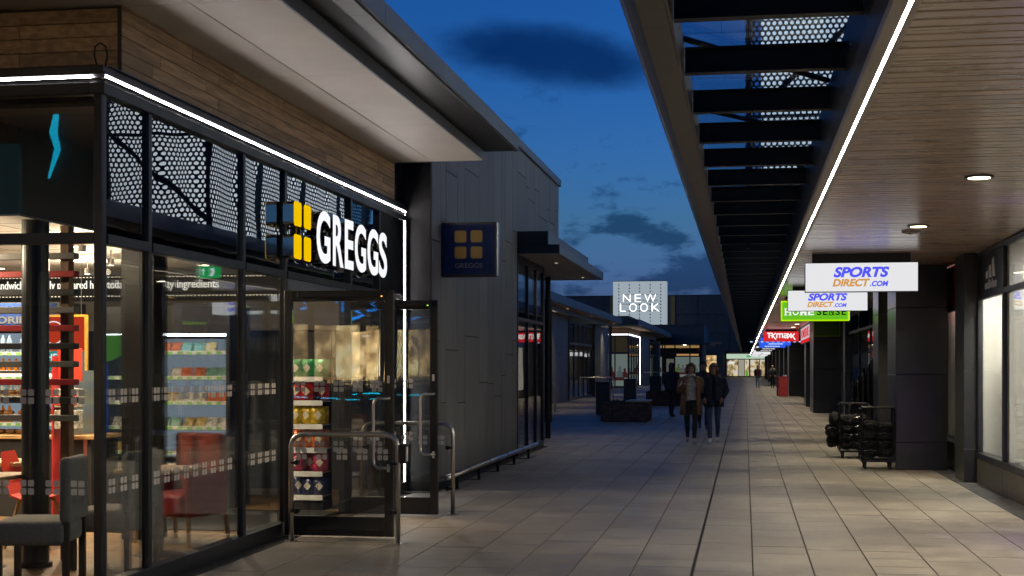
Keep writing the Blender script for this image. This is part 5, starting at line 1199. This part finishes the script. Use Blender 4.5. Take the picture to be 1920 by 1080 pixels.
# crisps rack by the doorway
t_ = thing('crisp_rack', 'tall wire rack of crisp packets just inside the bakery doorway', 'rack', (-4.7, 14.8, 0))
build('back', MB().box(-4.97, -4.56, 14.940, 14.970, .02, 1.98), m_black, t_); build('base', MB().box(-4.97, -4.56, 14.640, 14.980, .02, .10), m_black, t_)
RZ = (.16, .42, .68, .94, 1.20, 1.46)
for z in RZ: build('shelf', MB().box(-4.96, -4.57, 14.660, 14.940, z, z + .012), m_steel, t_); build('price_rail', MB().box(-4.96, -4.57, 14.645, 14.659, z - .035, z + .02), m_price, t_)
mlab = M('cream_label', (.62, .57, .46), .6)
def packet(src_mat, x, y, z, nm, k, r_, cache={}):
    if nm not in cache:
        mb = MB(); pts = []; nx, nz = 6, 7
        for side in (-1, 1):
            for j in range(nz):
                for i in range(nx):
                    u_ = i / (nx - 1) * 2 - 1; v_ = j / (nz - 1) * 2 - 1; b = max(0, (1 - u_ ** 4)) * max(0, (1 - v_ ** 4)) * .035
                    pts.append((u_ * .075 + .004 * math.sin(v_ * 9), side * (b + .0008) + .006 * math.sin(u_ * 7 + v_ * 3), (v_ + 1) * .10))
        fs = []
        for sd_ in range(2):
            for j in range(nz - 1):
                for i in range(nx - 1):
                    q = sd_ * nx * nz + j * nx + i; f_ = (q, q + 1, q + nx + 1, q + nx); fs.append(f_ if sd_ == 0 else tuple(reversed(f_)))
        nf = len(fs); fs += [(84, 85, 86), (84, 86, 87)]; pts += [(0, -.0405, .055), (.042, -.038, .105), (0, -.0405, .155), (-.042, -.038, .105)]
        mb.add(pts, fs); o = build('crisp_packet', mb, [src_mat, mlab], at=(0, 0, 0), smooth_=True)
        for pi2 in (nf, nf + 1): o.data.polygons[pi2].material_index = 1; o.location = (x, y, z); WP[o.name] = Vector((x, y, z)); cache[nm] = o
    else: o = inst(cache[nm], 'crisp_packet', (x + random.uniform(-.015, .015), y + random.uniform(-.012, .012), z), rz=random.uniform(-.22, .22))
    tag(o, '%s crisp packet, %s from left, %s row, rack by bakery door' % (nm, ORD[k], ('front', 'back')[r_]), 'crisp packet', 'crisp packets on the rack'); return o
pm = [('navy', (.02, .03, .10)), ('pink', (.45, .03, .10)), ('orange', (.55, .12, .02)), ('yellow', (.60, .42, .03)), ('red', (.42, .02, .02)), ('green', (.04, .25, .10))]
for (nm, c_), z in zip(pm, RZ):
    mm = M('crisp_foil_' + nm, c_, .28, var=.45, scale=25, metal=.2)
    for k in range(3):
        for r_ in range(2):
            if r_ == 0 and random.random() < .12: continue
            packet(mm, -4.89 + k * .13, 14.710 + r_ * .11, z + .013, nm, k, r_)
lamp('rack_lamp', 'SPOT', (-4.75, 13.9, 3.2), 90, (1, .85, .62), t_, spot_size=rad(100), spot_blend=.8, shadow_soft_size=.08)

# ================================================================== MERCHANDISE BY THE PIER
def cage(x, y, label, seed):
    rs = random.Random(seed); W2, D2, H = .25, .23, .95
    t_ = thing('roll_cage', label, 'cage', (x, y, 0))
    build('deck', MB().cbox(x - W2, x + W2, y - D2, y + D2, .11, .15, .006), m_wire, t_)
    build('frame', MB().tube([(x - W2, y - D2, .15), (x - W2, y - D2, H - .03), (x - W2 + .03, y - D2, H), (x + W2 - .03, y - D2, H), (x + W2, y - D2, H - .03), (x + W2, y - D2, .15)], .013, 8).tube([(x - W2, y + D2, .15), (x - W2, y + D2, H - .03), (x - W2 + .03, y + D2, H), (x + W2 - .03, y + D2, H), (x + W2, y + D2, H - .03), (x + W2, y + D2, .15)], .013, 8)
          .tube([(x - W2, y - D2, H - .02), (x - W2, y + D2, H - .02)], .011, 6).tube([(x + W2, y - D2, H - .02), (x + W2, y + D2, H - .02)], .011, 6), m_wire, t_)
    mb = MB()
    for k in range(12): z = .2 + k * .058; mb.box(x - W2, x + W2, y - D2 - .002, y - D2 + .002, z, z + .004); mb.box(x - W2 - .002, x - W2 + .002, y - D2, y + D2, z, z + .004)
    for k in range(9): q = x - W2 + .055 * (k + 1); mb.box(q, q + .004, y - D2 - .0025, y - D2 + .0025, .15, H - .1)
    build('wire_mesh', mb, m_wire, t_)
    for sx in (-1, 1):
        for sy in (-1, 1): build('castor', MB().tube([(x + sx * .19 - .012, y + sy * .17, .035), (x + sx * .19 + .012, y + sy * .17, .035)], .035, 12).box(x + sx * .19 - .02, x + sx * .19 + .02, y + sy * .17 - .015, y + sy * .17 + .015, .06, .109), m_rubber, t_)
    return t_
cage(2.03, 22.32, 'nearest black wire roll cage full of black bags beside the broad pier', 1)
cage(1.86, 24.75, 'second black wire roll cage with straps hanging out, behind the nearest', 2)
def bag(x, y, z, sx, sy, sz, label, straps=True):
    t_ = thing('black_bag', label, 'bag', (x, y, z), 'bags in the roll cages')
    bm = bmesh.new(); bmesh.ops.create_icosphere(bm, subdivisions=3, radius=1)
    ph = random.random() * 9
    for v in bm.verts:
        c_ = v.co; k = (abs(c_.x) ** 2.6 + abs(c_.y) ** 2.6 + abs(c_.z) ** 2.6) ** (-1 / 2.6)
        n_ = 1 + .10 * math.sin(5 * c_.x + ph) * math.sin(6 * c_.y + 2 * ph) + .07 * math.sin(11 * c_.z + ph + 5 * c_.x) + .05 * math.sin(17 * c_.x - 9 * c_.z + 3 * ph)
        v.co = Vector((x + c_.x * k * n_ * sx, y + c_.y * k * n_ * sy, z + sz + c_.z * k * n_ * sz * .97))
    build('pouch', MB().bm(bm), m_fabblack, t_, smooth_=True)
    if random.random() < .4: build('zip', MB().tube([(x - sx * .7, y - sy * 1.03, z + sz * 1.3), (x, y - sy * 1.06, z + sz * 1.5), (x + sx * .7, y - sy * 1.03, z + sz * 1.3)], .004, 5), m_steel, t_)
    if straps: build('strap', MB().tube([(x - sx * .5, y - sy * .9, z + sz * 1.6), (x - sx * .3, y - sy * 1.2, z + sz * .9), (x + sx * .2, y - sy * 1.2, z + sz * .7), (x + sx * .5, y - sy * .95, z + sz * 1.5)], .010, 6), m_fabblack, t_, smooth_=True)
POS = ('left', 'right'); nm = ('bottom', 'lower', 'middle', 'upper', 'top')
for cx_, cy_, cn in ((2.03, 22.33, 'nearest'), (1.86, 24.76, 'second')):
    z = .155
    for k in range(4):
        hh = random.uniform(.065, .085)
        for q in range(2):
            bag(cx_ + (-.115, .115)[q] + random.uniform(-.02, .02), cy_ + random.uniform(-.03, .0), z + random.uniform(-.01, .02), random.uniform(.125, .145), random.uniform(.19, .215), hh * random.uniform(1.1, 1.3), '%s %s black bag in the %s roll cage' % (nm[k], POS[q], cn))
        z += hh * 1.95
for k, (dx, dy, z, s) in enumerate(((-.37, -.05, .36, .11), (-.36, .02, .18, .10), (-.33, -.1, .56, .10))): 
    bag(1.86 + dx, 24.75 + dy, z, s, .10, .12, ('middle', 'lowest', 'highest')[k] + ' black bag hanging off the outer side of the second cage')
m_tubeblk = M('glossy_black_plastic', (.02, .02, .021), .25)
t_ = thing('water_bottle_stack', 'stepped stack of tall black tubes behind the roll cages', 'stack', (2.35, 27.2, 0))
for i in range(6):
    for j in range(2):
        x = 2.02 + i * .095; y = 27.0 + j * .15; h = 1.32 + .10 * min(i, 4) + random.uniform(-.03, .03) - .05 * j
        build('tube', MB().lathe([(.042, .86), (.042, h - .1), (.034, h - .09), (.034, h - .02), (.03, h)], x, y, 12), m_tubeblk, t_)
build('stand', MB().box(1.96, 2.62, 26.9, 27.3, .0, .855), m_fabblack, t_)
t_ = thing('wire_basket', 'wire basket of boxed goods on the stand behind the cages', 'basket', (2.62, 27.8, 1.7))
mb = MB()
for k in range(9): z = 1.72 + k * .035; mb.box(2.42, 2.86, 27.60, 27.604, z, z + .006); mb.box(2.416, 2.42, 27.60, 28.0, z, z + .006)
for k in range(10): q = 2.42 + k * .048; mb.box(q, q + .005, 27.599, 27.603, 1.72, 2.0)
build('wires', mb, m_steel, t_); build('post', MB().box(2.62, 2.66, 27.8, 27.84, 0, 1.72), m_wire, t_); build('tray', MB().box(2.42, 2.86, 27.605, 28.0, 1.712, 1.72), m_wire, t_)
for k, (x, z, c_) in enumerate(((2.5, 1.74, (.35, .03, .03)), (2.62, 1.76, (.5, .5, .5)), (2.74, 1.74, (.04, .08, .4)), (2.56, 1.90, (.05, .1, .45)), (2.70, 1.93, (.03, .03, .03)))):
    o = build('boxed_goods', MB().rbox(x - .055, x + .055, 27.7, 27.85, z, z + .16, .02, 2), M('boxed_goods_%d' % k, c_, .4, var=.7, scale=30)); tag(o, ('red box', 'white box', 'blue box', 'upper blue pack', 'black pack')[k] + ' in the wire basket behind the cages', 'goods', 'goods in the wire basket')
o = build('umbrella', MB().tube([(2.64, 27.7, 1.98), (2.60, 27.72, 2.22), (2.52, 27.75, 2.46), (2.50, 27.76, 2.60)], [.012, .02, .03, .026], 8), M('tan_umbrella', (.35, .16, .09), .6, var=.3, scale=8), smooth_=True); tag(o, 'furled tan umbrella sticking up from the wire basket', 'umbrella')

# ================================================================== SHOP OPPOSITE, BEHIND THE CAMERA (seen only as reflections)
rs_ = thing('opposite_shop', 'lit shop with warm posters and blue neon, reflected in the bakery glass', 'shop', (-10, -6.5, 0))
pq = lambda n, mb, m, **k: build(n, mb, m, rs_, **k)
pq('wall', MB().box(-22, -3.5, -6.6, -6.3, 0, 7.0), m_innerdark)
warm = POSTER('warm_poster', ((.10, .05, .02), (.55, .33, .13), (1.0, .72, .36), (1.0, .85, .6)), 11.0, 2.3, 4.0); warm2 = POSTER('warm_poster_dark', ((.02, .015, .01), (.35, .20, .08), (.9, .6, .3)), 10, 2.3, 11.0)
for i, (a, b) in enumerate(((-11.4, -10.42), (-10.4, -9.42), (-9.4, -8.42), (-8.4, -7.42), (-7.2, -6.4))): pq('poster', MB().box(a, b, -6.29, -6.28, 1.22, 2.55), warm if i % 2 == 0 else warm2)
pq('canopy_lip', MB().box(-13, -4.5, -6.28, -5.7, 2.75, 2.82), m_champ)
for k in range(6): pq('blue_tube', MB().tube([(-10.4 + k * .62, -6.2, .86 + .015 * (k % 2)), (-9.95 + k * .62, -6.2, .86 + .015 * ((k + 1) % 2))], .018, 6), m_cyan)
for k, ch in enumerate(((0, 0), (1.0, 1), (2.0, 0), (3.0, 1), (3.9, 0))):
    x = -10.2 + ch[0] * .78; pq('blue_glyph', MB().tube([(x, -6.2, 3.15), (x + .28, -6.2, 3.12), (x + .12, -6.2, 3.02), (x + .3, -6.2, 2.92), (x + .02, -6.2, 2.86)] if not ch[1] else [(x + .02, -6.2, 3.05), (x + .2, -6.2, 3.15), (x + .2, -6.2, 2.85)], .035, 6), m_bluenn)
pq('cyan_squiggle', MB().tube([(-12.62, -6.2, 6.75), (-12.5, -6.2, 6.2), (-12.56, -6.2, 5.9), (-12.48, -6.2, 5.6), (-12.66, -6.2, 5.05)], [.02, .05, .07, .06, .02], 6), m_cyan); pq('cyan_squiggle', MB().tube([(-12.55, -6.2, 6.58), (-11.85, -6.2, 6.63)], .02, 6), m_cyan)
pq('teal_window', MB().box(-14.2, -13.25, -6.28, -6.25, 4.4, 5.7), EM('teal_glow', (0, .10, .14), 1.0))

# ================================================================== PEOPLE
def skin_body(joints, edges, root):
    me = bpy.data.meshes.new('b'); names = list(joints); idx = {n: i for i, n in enumerate(names)}
    me.from_pydata([joints[n][0] for n in names], [(idx[a], idx[b]) for a, b in edges], []); ob = bpy.data.objects.new('b', me); COL.objects.link(ob)
    md = ob.modifiers.new('s', 'SKIN'); md.use_smooth_shade = True
    for i, n in enumerate(names):
        sv = me.skin_vertices[0].data[i]; sv.radius = joints[n][1]; sv.use_root = (n == root)
    ob.modifiers.new('u', 'SUBSURF').levels = 2
    dg = bpy.context.evaluated_depsgraph_get(); ev = ob.evaluated_get(dg); m2 = bpy.data.meshes.new_from_object(ev)
    v = [tuple(x.co) for x in m2.vertices]; f = [tuple(p.vertices) for p in m2.polygons]
    bpy.data.objects.remove(ob); bpy.data.meshes.remove(me); bpy.data.meshes.remove(m2); return v, f
def person(x, y, rz, h, label, top, trousers, shoes, stride=.16, coat=None, hair=(.05, .03, .02), longhair=True, fur=None, scarf=None, lean=0.0, arms='down', shirt=None):
    t_ = thing('person', label, 'person', (0, 0, 0)); s = h / 1.70; st = stride
    J = {'pelvis': ((0, 0, .95), (.155, .115)), 'waist': ((0, .005, 1.10), (.125, .095)), 'chest': ((0, 0, 1.29), (.155, .11)), 'neck0': ((0, .01, 1.435), (.06, .06)), 'neck1': ((0, -.005, 1.49), (.052, .055)), 'jaw': ((0, -.02, 1.54), (.060, .072)), 'skull': ((0, -.012, 1.61), (.076, .092)), 'crown': ((0, -.005, 1.665), (.052, .062))}
    E_ = [('pelvis', 'waist'), ('waist', 'chest'), ('chest', 'neck0'), ('neck0', 'neck1'), ('neck1', 'jaw'), ('jaw', 'skull'), ('skull', 'crown')]
    hands = []
    for sx, n in ((-1, 'r'), (1, 'l')):
        f_ = st * sx
        bk_ = max(0.0, -f_)                       # trailing leg lifts its heel and bends its knee
        J['hip' + n] = ((sx * .095, 0, .88), (.092, .098)); J['knee' + n] = ((sx * .080, -f_ * .55 - .04 - bk_ * .35, .50), (.058, .062)); J['calf' + n] = ((sx * .072, -f_ * .85 + .015, .36 + bk_ * .12), (.055, .06)); J['ankle' + n] = ((sx * .062, -f_ + .05, .10 + bk_ * .38), (.036, .042)); J['ball' + n] = ((sx * .068, -f_ - .05 - bk_ * .05, .045 + bk_ * .10), (.042, .038)); J['toe' + n] = ((sx * .075, -f_ - .11 + bk_ * .02, .035), (.034, .025))
        E_ += [('pelvis', 'hip' + n), ('hip' + n, 'knee' + n), ('knee' + n, 'calf' + n), ('calf' + n, 'ankle' + n), ('ankle' + n, 'ball' + n), ('ball' + n, 'toe' + n)]
        if arms == 'face' and sx == -1 or arms == 'phone' and sx == 1: el, wr = (sx * .25, -.10, 1.13), (sx * .12, -.24, 1.30)
        elif arms == 'pocket': el, wr = (sx * .27, .06, 1.13), (sx * .19, -.10, .97)
        else: el, wr = (sx * .235, .03 + f_ * .3, 1.12), (sx * .225, -.06 + f_ * .6, .90)
        J['sh' + n] = ((sx * .165, .005, 1.385), (.068, .068)); J['el' + n] = (el, (.045, .047)); J['wr' + n] = (wr, (.030, .034))
        E_ += [('chest', 'sh' + n), ('sh' + n, 'el' + n), ('el' + n, 'wr' + n)]; hands.append((Vector(el), Vector(wr), sx))
    v, f = skin_body(J, E_, 'pelvis')
    mb = MB(); mb.v = [(a * s, b * s, c_ * s) for a, b, c_ in v]; mb.f = f
    mt = [M('cloth_top_%d' % len(bpy.data.materials), top, .9, var=.25, scale=25), M('cloth_legs_%d' % len(bpy.data.materials), trousers, .9, var=.25, scale=25), M('shoe_%d' % len(bpy.data.materials), shoes, .6, var=.1), m_skin]
    zmin = min(q[2] for q in mb.v); mb.v = [(a, b, c_ - zmin) for a, b, c_ in mb.v]
    body = build('body', mb, mt, t_, at=(0, 0, 0), smooth_=True)
    for p in body.data.polygons:
        z = p.center.z / s; p.material_index = 2 if z < .125 else 1 if z < .93 and abs(p.center.x) < .19 * s else 3 if z > 1.475 else 0
    build_mb = lambda n, mb_, m_, sm=True: build(n, mb_, m_, t_, at=(0, 0, 0), smooth_=sm)
    sc = lambda p: (p[0] * s, p[1] * s, p[2] * s - zmin)
    # hands: palm, four fingers, thumb
    for el, wr, sx in hands:
        d_ = (wr - el).normalized(); side = Vector((0, -1, 0)) if abs(d_.y) < .8 else Vector((0, 0, 1)); side = (side - d_ * side.dot(d_)).normalized(); nrm = d_.cross(side)
        mh = MB(); mh.tube([sc(wr), sc(wr + d_ * .05), sc(wr + d_ * .085)], [.024 * s, .036 * s, .034 * s], 8)
        for q in range(4):
            o_ = side * (.024 - .016 * q); ln = (.068, .078, .072, .055)[q]; b0 = wr + d_ * .08 + o_
            mh.tube([sc(b0), sc(b0 + d_ * ln * .55 + nrm * -.006 * sx), sc(b0 + d_ * ln * .92 + nrm * -.022 * sx)], [.0095 * s, .009 * s, .0075 * s], 6)
        b0 = wr + d_ * .025 + side * .028; mh.tube([sc(b0), sc(b0 + d_ * .03 + side * .02), sc(b0 + d_ * .06 + side * .022)], [.012 * s, .0105 * s, .0085 * s], 6)
        build_mb('hand', mh, m_skin)
    # face
    mf = MB(); mf.tube([sc((0, -.098, 1.615)), sc((0, -.120, 1.575)), sc((0, -.102, 1.565))], [.008 * s, .014 * s, .012 * s], 6); build_mb('nose', mf, m_skin)
    for sx in (-1, 1):
        me_ = MB(); me_.lathe([(.004 * s, -.006 * s), (.010 * s, 0), (.004 * s, .006 * s)], 0, 0, 8); me_.v = [(a + sx * .030 * s, b - .093 * s, c_ + sc((0, 0, 1.613))[2]) for a, b, c_ in me_.v]; build_mb('eye', me_, m_rubber)
        me_ = MB(); me_.tube([sc((sx * .082, .0, 1.63)), sc((sx * .094, .008, 1.605)), sc((sx * .082, 0, 1.575))], [.012 * s, .017 * s, .011 * s], 6); build_mb('ear', me_, m_skin)
    mf = MB(); mf.tube([sc((-.022, -.087, 1.538)), sc((0, -.097, 1.536)), sc((.022, -.087, 1.538))], [.004 * s, .008 * s, .004 * s], 6); build_mb('mouth', mf, m_redvinyl)
    # hair
    bm = bmesh.new(); bmesh.ops.create_icosphere(bm, subdivisions=3, radius=1)
    for vv in bm.verts:
        c_ = vv.co.copy(); ln = 1.0
        q = Vector((c_.x * .095, c_.y * .115 + .012, c_.z * .105 + 1.635))
        if c_.z < .15 and c_.y < .25: q.y = max(q.y, -.01); q.x *= 1.0; q.z = max(q.z, 1.60)
        if c_.z < 0 and c_.y > .0 and longhair: q.z -= .22 * (-c_.z) ; q.x *= 1.12
        q += Vector((math.sin(40 * q.x + 9 * q.z), math.sin(37 * q.z), math.sin(33 * q.x))) * .003
        vv.co = Vector(sc(q))
    mh = MB().bm(bm); build_mb('hair', mh, M('hair_%d' % len(bpy.data.materials), hair, .6, var=.4, scale=40))
    if coat:
        ccol, zlow = coat; mc = MB(); nseg = 28; lv = [(1.44, .10, .085), (1.40, .20, .115), (1.28, .215, .145), (1.10, .185, .135), (.95, .20, .155), (.80, .215, .17), (zlow, .225, .18)]
        gap = .55 if shirt else .12; rings = []
        for z, rx, ry in lv:
            rings.append([sc((rx * math.sin(a), -ry * math.cos(a) + .0, z + .01 * math.sin(3 * a))) for a in [gap * (.5 if z > 1.3 else 1) + (2 * math.pi - 2 * gap * (.5 if z > 1.3 else 1)) * k / (nseg - 1) for k in range(nseg)]])
        base = len(mc.v); mc.v += [p for rg in rings for p in rg]
        for i in range(len(lv) - 1):
            for k in range(nseg - 1): mc.f.append((i * nseg + k, i * nseg + k + 1, (i + 1) * nseg + k + 1, (i + 1) * nseg + k))
        oc = build_mb('coat', mc, M('coat_%d' % len(bpy.data.materials), ccol, .95, var=.3, scale=14)); so = oc.modifiers.new('t', 'SOLIDIFY'); so.thickness = .018
        for el, wr, sx in hands:
            ms = MB(); ms.tube([sc((sx * .165, .005, 1.395)), sc((sx * .205, .01, 1.33)), sc(el), sc(el.lerp(wr, .9))], [.075 * s, .082 * s, .064 * s, .052 * s], 12); build_mb('sleeve', ms, oc.data.materials[0])
    if fur:
        mfu = MB(); 
        for k in range(240):
            a = random.uniform(-2.5, 2.5); rr = .125 + random.uniform(-.015, .015); p = Vector((rr * math.sin(a), .045 - rr * .75 * math.cos(a) * -1 * .9 - .02, 1.455 + .035 * math.cos(a) + random.uniform(-.03, .03))); dv = Vector((math.sin(a), math.cos(a) * .7 + random.uniform(-.5, .5), random.uniform(-.7, .7))).normalized() * .05
            w_ = Vector((random.uniform(-1, 1), random.uniform(-1, 1), random.uniform(-1, 1))).normalized() * .008
            mfu.add([sc(p - w_), sc(p + w_), sc(p + dv)], [(0, 1, 2)])
        mfu.tube([sc((.125 * math.sin(a), .02 + .1 * math.cos(a), 1.45 + .03 * math.cos(a))) for a in [-2.5 + 5 * k / 14 for k in range(15)]], .032 * s, 8); build_mb('fur_collar', mfu, M('fur_%d' % len(bpy.data.materials), fur, .95, var=.4, scale=50), False)
    if scarf:
        msf = MB(); msf.tube([sc((.075 * math.sin(a), .0 - .07 * math.cos(a), 1.455 + .01 * math.sin(2 * a))) for a in [2 * math.pi * k / 16 for k in range(17)]], .032 * s, 8); build_mb('scarf', msf, M('scarf_%d' % len(bpy.data.materials), scarf, .95))
    t_.location = (x, y, 0); t_.rotation_euler = (0, 0, rz); return t_
person(-1.10, 28.8, rad(4), 1.64, 'walking person in an open tan coat over a pale jumper and dark trousers', (.55, .52, .47), (.03, .03, .034), (.40, .30, .27), .24, coat=((.20, .115, .06), .62), hair=(.12, .06, .03), shirt=True, scarf=(.5, .47, .42), arms='face')
person(-.64, 28.9, rad(-3), 1.64, 'walking person in a navy jacket, blue jeans and white trainers', (.018, .022, .042), (.05, .075, .16), (.62, .60, .58), -.22, coat=((.018, .022, .042), .86), hair=(.16, .085, .05), fur=(.16, .10, .07), arms='pocket')
person(-1.05, 35.5, rad(8), 1.70, 'person in dark clothes walking between and behind the nearest couple', (.03, .03, .034), (.03, .03, .034), (.05, .05, .05), .2, hair=(.02, .015, .012), longhair=False, coat=((.03, .03, .034), .9))
person(-2.25, 43.5, rad(150), 1.68, 'dark clothed person standing left of the couple near the planters', (.015, .015, .017), (.015, .015, .017), (.02, .02, .02), .05, hair=(.02, .012, .01), coat=((.014, .014, .016), .8))
person(.90, 100.6, rad(5), 1.62, 'far walking person in a dark jacket, red top and pale jeans', (.25, .02, .03), (.10, .14, .22), (.03, .03, .03), .22, coat=((.015, .016, .022), 1.0), hair=(.14, .07, .04), shirt=True)
person(1.93, 100.8, rad(0), 1.62, 'far walking person all in black with a pale fur hood', (.010, .010, .012), (.010, .010, .012), (.03, .03, .03), .16, coat=((.010, .010, .012), .85), hair=(.12, .07, .04), fur=(.40, .31, .20), arms='pocket')
